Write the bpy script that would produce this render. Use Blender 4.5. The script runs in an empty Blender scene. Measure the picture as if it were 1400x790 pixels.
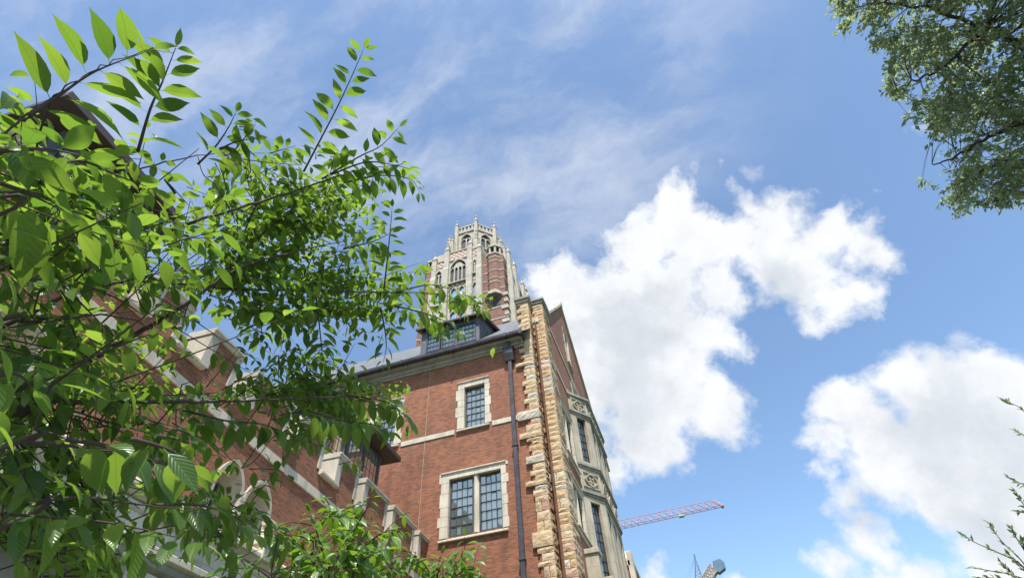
import bpy, bmesh, math, random
from mathutils import Vector, Matrix, noise as mnoise

# ------------------------------------------------------------------ camera, sky, sun, exposure
scene = bpy.context.scene
COL = scene.collection
R = math.radians
FPX = 711.0
PITCH, ROLL, AZ = R(46.6), R(-4.46), R(-15.2)
CAM = Vector((0, 0, 1.6))


def _cam_axes():
    cp, sp, cr, sr = math.cos(PITCH), math.sin(PITCH), math.cos(ROLL), math.sin(ROLL)
    s, c = math.sin(AZ), math.cos(AZ)
    fw = Vector((s*cp, c*cp, sp))
    r0 = Vector((c, -s, 0))
    u0 = Vector((-s*sp, -c*sp, cp))
    return fw, r0*cr+u0*sr, -r0*sr+u0*cr


FW, RT, UP = _cam_axes()
cam_data = bpy.data.cameras.new('camera')
cam = bpy.data.objects.new('camera', cam_data)
COL.objects.link(cam)
cam_data.sensor_width = 36
cam_data.lens = 36*FPX/1400
cam_data.clip_start = 0.05
cam_data.clip_end = 6000
rot = Matrix((RT, UP, -FW)).transposed()
cam.matrix_world = Matrix.Translation(CAM) @ rot.to_4x4()
scene.camera = cam


def ray(px, py):
    return (FW*FPX+RT*(px-700)-UP*(py-395)).normalized()


def at(px, py, dist):
    return CAM+ray(px, py)*dist


def on_y(px, py, y):
    d = ray(px, py)
    return CAM+d*((y-CAM.y)/d.y)


def on_x(px, py, x):
    d = ray(px, py)
    return CAM+d*((x-CAM.x)/d.x)


def proj(p):
    d = p-CAM
    z = d.dot(FW)
    if z < 0.01:
        return (-9999, -9999)
    return (700+FPX*d.dot(RT)/z, 395-FPX*d.dot(UP)/z)


SUN_EL, SUN_AZ = R(62), R(161)          # azimuth clockwise from +Y
SUN_DIR = Vector((math.sin(SUN_AZ)*math.cos(SUN_EL), math.cos(SUN_AZ)*math.cos(SUN_EL), math.sin(SUN_EL)))
sun_data = bpy.data.lights.new('sun', 'SUN')
sun_data.energy = 5.0
sun_data.angle = R(0.53)
sun_data.color = (1.0, 0.955, 0.88)
sun = bpy.data.objects.new('sun', sun_data)
COL.objects.link(sun)
sun.rotation_euler = SUN_DIR.to_track_quat('Z', 'Y').to_euler()

scene.view_settings.view_transform = 'Standard'
scene.view_settings.look = 'None'
scene.view_settings.gamma = 1
scene.view_settings.exposure = 0.62

world = bpy.data.worlds.new('World')
scene.world = world
world.use_nodes = True
SKY_STRENGTH = 0.15

# clouds: (px, py, radius) turned into fixed directions of the sky
CLOUDS = [
    (735, 385, 42), (770, 400, 60), (820, 430, 80), (800, 510, 95), (875, 335, 62), (918, 290, 46), (950, 330, 60),
    (880, 420, 95), (900, 520, 100), (955, 470, 62), (965, 560, 58), (890, 590, 70), (845, 640, 34), (1005, 335, 52),
    (1060, 340, 64), (1120, 330, 62), (1170, 338, 50), (1205, 345, 36), (1130, 400, 46), (1105, 428, 26), (1160, 392, 40),
    (1045, 375, 40), (990, 400, 46), (1018, 280, 24), (1000, 560, 30), (1190, 300, 24), (1085, 290, 26), (780, 600, 60),
    (1225, 520, 58), (1165, 560, 60), (1290, 560, 84), (1385, 540, 76), (1400, 620, 95), (1300, 640, 95), (1215, 630, 84),
    (1140, 600, 44), (1125, 655, 26), (1150, 690, 34), (1185, 735, 44), (1150, 775, 42), (1340, 745, 46), (1300, 780, 32),
    (1390, 700, 76), (1385, 790, 70), (1205, 795, 34), (1265, 800, 44), (1270, 660, 50), (1110, 640, 20),
    (1075, 305, 52), (1090, 350, 60), (1120, 370, 50), (895, 795, 30), (870, 800, 22), (1000, 800, 18), (1480, 600, 120), (1500, 740, 120),
]
CORES = [(840, 545, 150), (860, 470, 130), (1080, 375, 70), (1270, 610, 130), (1385, 640, 130), (1180, 700, 50), (1350, 720, 80)]
WISPS = [(1040, 237, 26), (990, 232, 16), (1252, 190, 30), (1262, 178, 18), (780, 215, 46), (1045, 500, 18), (700, 320, 14),
         (1330, 470, 40), (1190, 262, 18)]


def build_world():
    nt = world.node_tree
    nt.nodes.clear()
    L = nt.links.new

    def nd(t, **k):
        n = nt.nodes.new(t)
        for a, b in k.items():
            setattr(n, a, b)
        return n

    def mth(op, a, b=None, c=None, clamp=False):
        n = nd('ShaderNodeMath', operation=op, use_clamp=clamp)
        for i, v in enumerate((a, b, c)):
            if v is None:
                continue
            if isinstance(v, (int, float)):
                n.inputs[i].default_value = v
            else:
                L(v, n.inputs[i])
        return n.outputs[0]

    def sstep(v, lo, hi):
        n = nd('ShaderNodeMapRange', interpolation_type='SMOOTHSTEP')
        L(v, n.inputs['Value'])
        n.inputs['From Min'].default_value = lo
        n.inputs['From Max'].default_value = hi
        return n.outputs[0]

    def nz(vec, scale, detail=6, rough=0.55, off=(0, 0, 0)):
        m = nd('ShaderNodeVectorMath', operation='ADD')
        L(vec, m.inputs[0])
        m.inputs[1].default_value = off
        n = nd('ShaderNodeTexNoise')
        L(m.outputs[0], n.inputs['Vector'])
        n.inputs['Scale'].default_value = scale
        n.inputs['Detail'].default_value = detail
        n.inputs['Roughness'].default_value = rough
        return n

    sky = nd('ShaderNodeTexSky', sky_type='NISHITA')
    sky.sun_disc = False
    sky.sun_elevation = SUN_EL
    sky.sun_rotation = SUN_AZ
    sky.altitude = 150
    sky.air_density = 1.0
    sky.dust_density = 0.8
    sky.ozone_density = 1.5
    tc = nd('ShaderNodeTexCoord')
    d0 = nd('ShaderNodeVectorMath', operation='NORMALIZE')
    L(tc.outputs['Generated'], d0.inputs[0])
    d0 = d0.outputs[0]
    # warped direction for billowy edges
    wn = nz(d0, 7.0, 5, 0.6)
    ws = nd('ShaderNodeVectorMath', operation='SUBTRACT')
    L(wn.outputs['Color'], ws.inputs[0])
    ws.inputs[1].default_value = (0.5, 0.5, 0.5)
    wm = nd('ShaderNodeVectorMath', operation='SCALE')
    L(ws.outputs[0], wm.inputs[0])
    wm.inputs['Scale'].default_value = 0.11
    wa = nd('ShaderNodeVectorMath', operation='ADD')
    L(d0, wa.inputs[0])
    L(wm.outputs[0], wa.inputs[1])
    d = wa.outputs[0]

    def field(lst, dv, sm=0.18, unit=None):
        cur = None
        for px, py, r in lst:
            c = ray(px, py)
            e = ((ray(px+r, py)-ray(px-r, py)).length+(ray(px, py+r)-ray(px, py-r)).length)/4
            ds = nd('ShaderNodeVectorMath', operation='DISTANCE')
            L(dv, ds.inputs[0])
            ds.inputs[1].default_value = c
            k = 1.0 if unit is None else r/unit
            v = mth('MULTIPLY_ADD', ds.outputs['Value'], -k/e, k)
            cur = v if cur is None else mth('SMOOTH_MAX', cur, v, sm)
        return cur
    big = field(CLOUDS, d, 0.3, 52.0)
    n3 = nz(d0, 26.0, 8, 0.6, (0.2, 6.1, 3.3)).outputs['Fac']
    n1 = nz(d, 9.0, 10, 0.60, (3.1, 1.7, 0.4)).outputs['Fac']
    n2 = nz(d0, 4.5, 5, 0.55, (7.3, 2.2, 9.1)).outputs['Fac']
    e1 = mth('MULTIPLY_ADD', mth('SUBTRACT', n3, 0.5), 0.9, big)
    e1 = mth('MULTIPLY_ADD', mth('SUBTRACT', n1, 0.5), 1.9, mth('MULTIPLY_ADD', mth('SUBTRACT', n2, 0.5), 0.4, mth('ADD', e1, 0.0)))
    dens = sstep(e1, -0.12, 0.62)
    wis = field(WISPS, d, 0.05)
    w1 = mth('MULTIPLY_ADD', mth('SUBTRACT', n1, 0.56), 3.0, wis)
    wd = mth('MULTIPLY', sstep(w1, 0.1, 1.1), 0.55)
    # thin high veil
    vmap = nd('ShaderNodeMapping')
    L(d, vmap.inputs[0])
    vmap.inputs['Rotation'].default_value = (0.4, 0.3, 0.9)
    vmap.inputs['Scale'].default_value = (1.0, 2.6, 1.4)
    v1 = nz(vmap.outputs[0], 2.6, 7, 0.6, (1.3, 4.4, 2.0)).outputs['Fac']
    vg = field([(430, 60, 420), (150, 120, 420), (720, 130, 330), (620, 220, 200)], d0, 0.3)
    veil = mth('MULTIPLY', sstep(v1, 0.36, 0.8), sstep(vg, -0.3, 0.6))
    veil = mth('MULTIPLY', veil, 0.56)
    veil = mth('ADD', veil, 0.04)
    alpha = mth('MAXIMUM', dens, wd)
    alpha = mth('MAXIMUM', alpha, veil)
    # thick parts are greyer
    soft = field(CORES, d)
    core = sstep(mth('MULTIPLY_ADD', mth('SUBTRACT', n1, 0.5), 2.0, mth('MULTIPLY_ADD', mth('SUBTRACT', n2, 0.5), 1.6, soft)), -0.1, 0.95)
    core = mth('MULTIPLY', core, 0.85)
    ccol = nd('ShaderNodeMix', data_type='RGBA')
    L(core, ccol.inputs[0])
    ccol.inputs[6].default_value = (4.3, 4.4, 4.52, 1)
    ccol.inputs[7].default_value = (2.95, 3.2, 3.5, 1)
    det = nz(d0, 16.0, 6, 0.6, (5.0, 5.0, 1.0)).outputs['Fac']
    dm = nd('ShaderNodeVectorMath', operation='SCALE')
    L(ccol.outputs[2], dm.inputs[0])
    L(mth('MULTIPLY_ADD', det, 0.34, 0.83), dm.inputs['Scale'])
    tint = nd('ShaderNodeVectorMath', operation='MULTIPLY')
    L(sky.outputs[0], tint.inputs[0])
    tint.inputs[1].default_value = SKY_TINT
    mix = nd('ShaderNodeMix', data_type='RGBA')
    L(alpha, mix.inputs[0])
    L(tint.outputs[0], mix.inputs[6])
    L(dm.outputs[0], mix.inputs[7])
    bg = nd('ShaderNodeBackground')
    bg.inputs['Strength'].default_value = SKY_STRENGTH
    L(mix.outputs[2], bg.inputs['Color'])
    out = nd('ShaderNodeOutputWorld')
    L(bg.outputs[0], out.inputs['Surface'])


SKY_TINT = (0.91, 1.03, 1.07)
build_world()

# ------------------------------------------------------------------ helpers
rng = random.Random(7)


class MB:
    """mesh builder in a local frame: a along the wall, c outward, z up"""

    def __init__(self, origin=(0, 0, 0), A=(1, 0, 0), N=(0, -1, 0)):
        self.v, self.f, self.t, self.uv = [], [], [], []
        self.o, self.A, self.N = Vector(origin), Vector(A), Vector(N)
        self.has_uv = False

    def P(self, a, c, z):
        return self.o+self.A*a+self.N*c+Vector((0, 0, z))

    def raw(self, verts, faces, tint=1.0, uvs=None):
        b = len(self.v)
        self.v += [tuple(x) for x in verts]
        for i, f in enumerate(faces):
            self.f.append(tuple(b+k for k in f))
            self.t.append(tint)
            self.uv.append([uvs[k] for k in f] if uvs else None)
        if uvs:
            self.has_uv = True

    def box(self, a0, a1, c0, c1, z0, z1, tint=1.0):
        P = self.P
        vs = [P(a0, c0, z0), P(a1, c0, z0), P(a1, c1, z0), P(a0, c1, z0), P(a0, c0, z1), P(a1, c0, z1), P(a1, c1, z1), P(a0, c1, z1)]
        self.raw(vs, [(0, 1, 2, 3), (7, 6, 5, 4), (0, 4, 5, 1), (1, 5, 6, 2), (2, 6, 7, 3), (3, 7, 4, 0)], tint)

    def prism_az(self, poly, c0, c1, tint=1.0):
        """polygon of (a,z) extruded from c0 to c1"""
        n = len(poly)
        vs = [self.P(a, c0, z) for a, z in poly]+[self.P(a, c1, z) for a, z in poly]
        fs = [tuple(range(n)), tuple(range(2*n-1, n-1, -1))]+[(i, (i+1) % n, n+(i+1) % n, n+i) for i in range(n)]
        self.raw(vs, fs, tint)

    def prism_cz(self, poly, a0, a1, tint=1.0):
        """profile of (c,z) extruded along the wall"""
        n = len(poly)
        vs = [self.P(a0, c, z) for c, z in poly]+[self.P(a1, c, z) for c, z in poly]
        fs = [tuple(range(n)), tuple(range(2*n-1, n-1, -1))]+[(i, (i+1) % n, n+(i+1) % n, n+i) for i in range(n)]
        self.raw(vs, fs, tint)

    def prism_ac(self, poly, z0, z1, tint=1.0, top=None):
        n = len(poly)
        top = top or poly
        vs = [self.P(a, c, z0) for a, c in poly]+[self.P(a, c, z1) for a, c in top]
        fs = [tuple(range(n)), tuple(range(2*n-1, n-1, -1))]+[(i, (i+1) % n, n+(i+1) % n, n+i) for i in range(n)]
        self.raw(vs, fs, tint)

    def tube(self, pts, radii, n=6, tint=1.0):
        pts = [Vector(p) for p in pts]
        if isinstance(radii, (int, float)):
            radii = [radii]*len(pts)
        b = len(self.v)
        prev = None
        for i, p in enumerate(pts):
            t = (pts[min(i+1, len(pts)-1)]-pts[max(i-1, 0)]).normalized()
            ref = prev if prev is not None else (Vector((0, 0, 1)) if abs(t.z) < 0.9 else Vector((1, 0, 0)))
            x = (ref-t*ref.dot(t))
            if x.length < 1e-6:
                x = t.orthogonal()
            x.normalize()
            y = t.cross(x)
            prev = x
            for k in range(n):
                a = 2*math.pi*k/n
                self.v.append(tuple(p+(x*math.cos(a)+y*math.sin(a))*radii[i]))
        for i in range(len(pts)-1):
            for k in range(n):
                self.f.append((b+i*n+k, b+i*n+(k+1) % n, b+(i+1)*n+(k+1) % n, b+(i+1)*n+k))
                self.t.append(tint)
                self.uv.append(None)
        self.f.append(tuple(b+k for k in range(n-1, -1, -1)))
        e = b+(len(pts)-1)*n
        self.f.append(tuple(e+k for k in range(n)))
        self.t += [tint, tint]
        self.uv += [None, None]

    def sheet(self, outer, holes, c=0.0, tint=1.0):
        """flat wall with openings, coordinates (a,z)"""
        bm = bmesh.new()
        es = []
        for loop in [outer]+list(holes):
            vs = [bm.verts.new((p[0], p[1], 0)) for p in loop]
            es += [bm.edges.new((vs[i], vs[(i+1) % len(vs)])) for i in range(len(vs))]
        bmesh.ops.triangle_fill(bm, use_beauty=True, use_dissolve=False, edges=es, normal=(0, 0, 1))
        bm.verts.index_update()
        vs = [self.P(v.co.x, c, v.co.y) for v in bm.verts]
        fs = [tuple(v.index for v in f.verts) for f in bm.faces]
        bm.free()
        self.raw(vs, fs, tint)

    def build(self, name, mat, parent=None, bevel=0, smooth=False, recalc=True):
        me = bpy.data.meshes.new(name)
        me.from_pydata(self.v, [], self.f)
        if recalc:
            bm = bmesh.new()
            bm.from_mesh(me)
            bmesh.ops.recalc_face_normals(bm, faces=bm.faces)
            bm.to_mesh(me)
            bm.free()
        at_ = me.attributes.new('tint', 'FLOAT', 'FACE')
        at_.data.foreach_set('value', self.t)
        if self.has_uv:
            ul = me.uv_layers.new(name='UVMap')
            flat = []
            for f, u in zip(self.f, self.uv):
                for k in range(len(f)):
                    flat += list(u[k]) if u else [0.5, 0.5]
            ul.data.foreach_set('uv', flat)
        if smooth:
            me.polygons.foreach_set('use_smooth', [True]*len(me.polygons))
        me.materials.append(mat)
        o = bpy.data.objects.new(name, me)
        COL.objects.link(o)
        if parent is not None:
            o.parent = parent
            o.matrix_parent_inverse = parent.matrix_world.inverted()
        if bevel:
            b = o.modifiers.new('bevel', 'BEVEL')
            b.width = bevel
            b.segments = 1
            b.limit_method = 'ANGLE'
        return o


def thing(name, label, cat, loc=(0, 0, 0), group=None, kind=None):
    o = bpy.data.objects.new(name, None)
    o.empty_display_size = 0.3
    COL.objects.link(o)
    o.location = loc
    o.matrix_world = Matrix.Translation(Vector(loc))
    o['label'] = label
    o['category'] = cat
    if group:
        o['group'] = group
    if kind:
        o['kind'] = kind
    return o


# ------------------------------------------------------------------ materials
class Mat:
    def __init__(self, name, rough=0.8):
        self.m = bpy.data.materials.new(name)
        self.m.use_nodes = True
        self.nt = self.m.node_tree
        self.b = self.nt.nodes['Principled BSDF']
        self.b.inputs['Roughness'].default_value = rough
        self.tc = self.n('ShaderNodeTexCoord')

    def n(self, t, **k):
        x = self.nt.nodes.new(t)
        for a, b in k.items():
            setattr(x, a, b)
        return x

    def L(self, a, b):
        self.nt.links.new(a, b)

    def noise(self, scale, detail=5, rough=0.6, vec=None, stretch=None):
        x = self.n('ShaderNodeTexNoise')
        x.inputs['Scale'].default_value = scale
        x.inputs['Detail'].default_value = detail
        x.inputs['Roughness'].default_value = rough
        v = vec or self.tc.outputs['Object']
        if stretch:
            mp = self.n('ShaderNodeMapping')
            mp.inputs['Scale'].default_value = stretch
            self.L(v, mp.inputs[0])
            v = mp.outputs[0]
        self.L(v, x.inputs['Vector'])
        return x.outputs['Fac']

    def ramp(self, fac, *stops):
        x = self.n('ShaderNodeValToRGB')
        el = x.color_ramp.elements
        while len(el) < len(stops):
            el.new(0.5)
        for e, (p, c) in zip(el, stops):
            e.position = p
            e.color = (*c, 1)
        self.L(fac, x.inputs[0])
        return x.outputs[0]

    def mix(self, fac, a, b, mode='MIX'):
        x = self.n('ShaderNodeMix', data_type='RGBA', blend_type=mode)
        for i, v in ((0, fac), (6, a), (7, b)):
            if isinstance(v, (int, float)):
                x.inputs[i].default_value = v
            elif isinstance(v, tuple):
                x.inputs[i].default_value = (*v, 1)
            else:
                self.L(v, x.inputs[i])
        return x.outputs[2]

    def math(self, op, a, b=None, clamp=False):
        x = self.n('ShaderNodeMath', operation=op, use_clamp=clamp)
        for i, v in enumerate((a, b)):
            if v is None:
                continue
            if isinstance(v, (int, float)):
                x.inputs[i].default_value = v
            else:
                self.L(v, x.inputs[i])
        return x.outputs[0]

    def tint(self):
        x = self.n('ShaderNodeAttribute', attribute_name='tint')
        return x.outputs['Fac']

    def wall_uv(self):
        """(u,z) on a wall from object position and normal"""
        s = self.n('ShaderNodeSeparateXYZ')
        self.L(self.tc.outputs['Object'], s.inputs[0])
        g = self.n('ShaderNodeSeparateXYZ')
        self.L(self.tc.outputs['Normal'], g.inputs[0])
        ax = self.math('ABSOLUTE', g.outputs[0])
        ay = self.math('ABSOLUTE', g.outputs[1])
        u = self.math('ADD', self.math('MULTIPLY', s.outputs[0], ay), self.math('MULTIPLY', s.outputs[1], ax))
        c = self.n('ShaderNodeCombineXYZ')
        self.L(u, c.inputs[0])
        self.L(s.outputs[2], c.inputs[1])
        return c.outputs[0]

    def bump(self, h, strength=0.3, dist=0.01):
        x = self.n('ShaderNodeBump')
        x.inputs['Strength'].default_value = strength
        x.inputs['Distance'].default_value = dist
        self.L(h, x.inputs['Height'])
        self.L(x.outputs[0], self.b.inputs['Normal'])

    def color(self, c):
        if isinstance(c, tuple):
            self.b.inputs['Base Color'].default_value = (*c, 1)
        else:
            self.L(c, self.b.inputs['Base Color'])
        return self.m


def mk_brick(name, w=0.215, h=0.075, scale=1.0, dark=1.0, c1=(0.315, 0.106, 0.051), c2=(0.145, 0.055, 0.030)):
    m = Mat(name, 0.85)
    uv = m.wall_uv()
    br = m.n('ShaderNodeTexBrick')
    m.L(uv, br.inputs['Vector'])
    br.inputs['Scale'].default_value = 1.0
    br.inputs['Brick Width'].default_value = w*scale
    br.inputs['Row Height'].default_value = h*scale
    br.inputs['Mortar Size'].default_value = 0.007*scale
    br.inputs['Mortar Smooth'].default_value = 0.2
    br.inputs['Bias'].default_value = -0.1
    k = dark
    br.inputs['Color1'].default_value = (c1[0]*k, c1[1]*k, c1[2]*k, 1)
    br.inputs['Color2'].default_value = (c2[0]*k, c2[1]*k, c2[2]*k, 1)
    br.inputs['Mortar'].default_value = (0.25*k, 0.165*k, 0.10*k, 1)
    n1 = m.noise(0.7, 5, 0.6)
    c = m.mix(0.5, br.outputs['Color'], m.ramp(n1, (0.3, (0.62, 0.6, 0.6)), (0.7, (1.3, 1.25, 1.2))), 'MULTIPLY')
    n2 = m.noise(3.0, 6, 0.7, vec=uv, stretch=(1.2, 9, 1))
    c = m.mix(0.55, c, m.ramp(n2, (0.34, (0.55, 0.52, 0.52)), (0.5, (1, 1, 1)), (0.68, (1.3, 1.27, 1.2))), 'MULTIPLY')
    n5 = m.noise(1.0, 6, 0.65, stretch=(2.2, 2.2, 0.12))
    c = m.mix(0.5, c, m.ramp(n5, (0.32, (0.6, 0.58, 0.56)), (0.5, (1, 1, 1)), (0.72, (1.12, 1.1, 1.08))), 'MULTIPLY')
    m.bump(br.outputs['Fac'], 0.5, -0.006)
    return m.color(c)


def mk_stone(name, a=(0.60, 0.545, 0.445), b=(0.42, 0.375, 0.30), rough=0.85, bscale=2.0, joints=True):
    m = Mat(name, rough)
    n1 = m.noise(1.3, 7, 0.65)
    c = m.ramp(n1, (0.3, b), (0.62, a))
    n3 = m.noise(2.5, 5, 0.6, stretch=(3, 3, 0.35))
    c = m.mix(0.6, c, m.ramp(n3, (0.36, (0.68, 0.66, 0.62)), (0.55, (1, 1, 1))), 'MULTIPLY')
    n4 = m.noise(26, 4, 0.7)
    c = m.mix(0.3, c, m.ramp(n4, (0.3, (0.75, 0.74, 0.72)), (0.7, (1.12, 1.12, 1.12))), 'MULTIPLY')
    if joints:
        uv = m.wall_uv()
        br = m.n('ShaderNodeTexBrick')
        m.L(uv, br.inputs['Vector'])
        br.inputs['Scale'].default_value = 1
        br.inputs['Brick Width'].default_value = 0.82*bscale/2
        br.inputs['Row Height'].default_value = 0.41*bscale/2
        br.inputs['Mortar Size'].default_value = 0.005*bscale/2
        br.inputs['Color1'].default_value = (1.06, 1.05, 1.03, 1)
        br.inputs['Color2'].default_value = (0.9, 0.9, 0.9, 1)
        br.inputs['Mortar'].default_value = (0.6, 0.57, 0.52, 1)
        c = m.mix(0.8, c, br.outputs['Color'], 'MULTIPLY')
    m.bump(n4, 0.25, 0.006)
    return m.color(c)


def mk_rubble():
    m = Mat('rock_faced_sandstone', 0.9)
    t = m.tint()
    c = m.ramp(t, (0.0, (0.46, 0.30, 0.16)), (0.3, (0.52, 0.38, 0.23)), (0.5, (0.56, 0.46, 0.32)),
               (0.68, (0.42, 0.24, 0.17)), (0.85, (0.50, 0.44, 0.36)), (1.0, (0.36, 0.22, 0.15)))
    n1 = m.noise(5, 6, 0.7)
    c = m.mix(0.75, c, m.ramp(n1, (0.3, (0.6, 0.56, 0.52)), (0.65, (1.2, 1.18, 1.12))), 'MULTIPLY')
    m.bump(m.noise(9, 8, 0.7), 0.9, 0.05)
    return m.color(c)


def mk_plain(name, col, rough=0.6, var=0.35, scale=4, metal=0.0, stretch=None, bump=0.0):
    m = Mat(name, rough)
    n = m.noise(scale, 5, 0.6, stretch=stretch)
    lo = tuple(x*(1-var) for x in col)
    hi = tuple(x*(1+var) for x in col)
    m.b.inputs['Metallic'].default_value = metal
    if bump:
        m.bump(n, bump, 0.02)
    return m.color(m.ramp(n, (0.3, lo), (0.7, hi)))


def mk_slate():
    m = Mat('roof_slate', 0.55)
    uv = m.n('ShaderNodeSeparateXYZ')
    m.L(m.tc.outputs['Object'], uv.inputs[0])
    g = m.n('ShaderNodeSeparateXYZ')
    m.L(m.tc.outputs['Normal'], g.inputs[0])
    ax = m.math('ABSOLUTE', g.outputs[0])
    ay = m.math('ABSOLUTE', g.outputs[1])
    big = m.math('GREATER_THAN', ax, ay)
    u = m.math('ADD', m.math('MULTIPLY', uv.outputs[1], big), m.math('MULTIPLY', uv.outputs[0], m.math('SUBTRACT', 1.0, big)))
    c = m.n('ShaderNodeCombineXYZ')
    m.L(u, c.inputs[0])
    m.L(uv.outputs[2], c.inputs[1])
    br = m.n('ShaderNodeTexBrick')
    m.L(c.outputs[0], br.inputs['Vector'])
    br.inputs['Scale'].default_value = 1
    br.inputs['Brick Width'].default_value = 0.26
    br.inputs['Row Height'].default_value = 0.15
    br.inputs['Mortar Size'].default_value = 0.006
    br.inputs['Color1'].default_value = (0.17, 0.175, 0.18, 1)
    br.inputs['Color2'].default_value = (0.10, 0.105, 0.115, 1)
    br.inputs['Mortar'].default_value = (0.03, 0.03, 0.035, 1)
    m.bump(br.outputs['Fac'], 0.5, -0.01)
    n = m.noise(2, 5)
    return m.color(m.mix(0.5, br.outputs['Color'], m.ramp(n, (0.3, (0.6, 0.6, 0.62)), (0.7, (1.35, 1.35, 1.3))), 'MULTIPLY'))


def mk_glass(name='leaded_glass', refl=0.36, tintc=(0.95, 0.83, 0.64), dark=(0.15, 0.17, 0.16)):
    m = Mat(name, 0.06)
    nt = m.nt
    gl = m.n('ShaderNodeBsdfGlossy')
    gl.inputs['Color'].default_value = (*tintc, 1)
    gl.inputs['Roughness'].default_value = 0.04
    m.color(dark)
    fr = m.n('ShaderNodeFresnel')
    fr.inputs['IOR'].default_value = 1.5
    fac = m.math('ADD', fr.outputs[0], refl, clamp=True)
    mx = m.n('ShaderNodeMixShader')
    m.L(fac, mx.inputs[0])
    m.L(m.b.outputs[0], mx.inputs[1])
    m.L(gl.outputs[0], mx.inputs[2])
    bp = m.n('ShaderNodeBump')
    bp.inputs['Strength'].default_value = 0.04
    bp.inputs['Distance'].default_value = 0.02
    m.L(m.noise(5, 2), bp.inputs['Height'])
    m.L(bp.outputs[0], gl.inputs['Normal'])
    m.L(mx.outputs[0], nt.nodes['Material Output'].inputs['Surface'])
    return m.m


def mk_leaf(name, d1, d2, t1, t2, trans=0.5, gloss=0.35, veins=True):
    m = Mat(name, gloss)
    t = m.tint()
    base = m.mix(t, d1, d2)
    tr = m.mix(t, t1, t2)
    if veins:
        uv = m.n('ShaderNodeSeparateXYZ')
        m.L(m.tc.outputs['UV'], uv.inputs[0])
        au = m.math('ABSOLUTE', m.math('SUBTRACT', uv.outputs[0], 0.5))
        mid = m.math('SUBTRACT', 1.0, m.math('MULTIPLY', au, 28.0), clamp=True)
        w = m.math('SINE', m.math('MULTIPLY', m.math('SUBTRACT', uv.outputs[1], m.math('MULTIPLY', au, 0.55)), 62.0))
        side = m.math('MULTIPLY', m.math('POWER', m.math('MAXIMUM', w, 0.0), 6.0), 0.35)
        v = m.math('MAXIMUM', mid, side)
        base = m.mix(m.math('MULTIPLY', v, 0.5), base, tuple(min(1, x*2.2+0.03) for x in d2))
        tr = m.mix(m.math('MULTIPLY', v, 0.45), tr, tuple(x*0.45 for x in t1))
        m.bump(w, 0.25, 0.002)
    m.color(base)
    m.b.inputs['Specular IOR Level'].default_value = 0.5
    tl = m.n('ShaderNodeBsdfTranslucent')
    m.L(tr, tl.inputs['Color'])
    mx = m.n('ShaderNodeMixShader')
    mx.inputs[0].default_value = trans
    m.L(m.b.outputs[0], mx.inputs[1])
    m.L(tl.outputs[0], mx.inputs[2])
    m.L(mx.outputs[0], m.nt.nodes['Material Output'].inputs['Surface'])
    return m.m


BRICK = mk_brick('red_brick', scale=0.64)
BRICK_T = mk_brick('tower_brick', 0.4, 0.15, c1=(0.26, 0.115, 0.085), c2=(0.15, 0.075, 0.06))  # brick colours greyed to imitate the haze in front of the tower
STONE = mk_stone('limestone')
STONE_B = mk_stone('bay_limestone', (0.48, 0.42, 0.32), (0.33, 0.285, 0.215))
STONE_W = mk_stone('wing_limestone', (0.50, 0.445, 0.36), (0.34, 0.30, 0.24), joints=False)
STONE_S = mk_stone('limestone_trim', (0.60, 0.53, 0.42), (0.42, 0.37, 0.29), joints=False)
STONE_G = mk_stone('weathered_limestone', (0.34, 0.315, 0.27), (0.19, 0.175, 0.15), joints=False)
STONE_T = mk_stone('tower_limestone', (0.50, 0.455, 0.38), (0.36, 0.325, 0.27), bscale=3.4)
RUBBLE = mk_rubble()
SLATE = mk_slate()
GLASS = mk_glass()
GLASS_D = mk_plain('dark_opening', (0.03, 0.032, 0.036), 0.5)
GLASS_T = mk_glass('tower_pale_glass', 0.12, (0.7, 0.85, 0.85), (0.10, 0.13, 0.15))
LEAD = mk_plain('window_metal', (0.045, 0.047, 0.05), 0.5)
GUTTER = mk_plain('bronze_gutter', (0.075, 0.066, 0.07), 0.4, metal=0.4)
TIMBER = mk_plain('dark_timber', (0.055, 0.036, 0.028), 0.6, stretch=(1, 1, 6))
SIDING = mk_plain('slate_hung_cladding', (0.085, 0.095, 0.11), 0.55, scale=8)
BARK = mk_plain('bark', (0.085, 0.058, 0.042), 0.9, scale=30, bump=0.5)
TWIG = mk_plain('twig_bark', (0.055, 0.034, 0.027), 0.8, scale=30)
BARK_G = mk_plain('grey_bark', (0.075, 0.062, 0.05), 0.9, scale=20, bump=0.5)

# ------------------------------------------------------------------ ground
g = MB()
g.raw([(-3000, -3000, 0), (3000, -3000, 0), (3000, 3000, 0), (-3000, 3000, 0)], [(0, 1, 2, 3)])
go = g.build('ground', mk_plain('lawn', (0.045, 0.07, 0.02), 0.95, scale=3))
go['kind'] = 'structure'
g = MB()
g.raw([(-1.6, -40, 0.004), (1.4, -40, 0.004), (1.4, 60, 0.004), (-1.6, 60, 0.004)], [(0, 1, 2, 3)])
po = g.build('path', mk_plain('paving', (0.2, 0.185, 0.165), 0.9, scale=2))
po['kind'] = 'structure'


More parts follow.
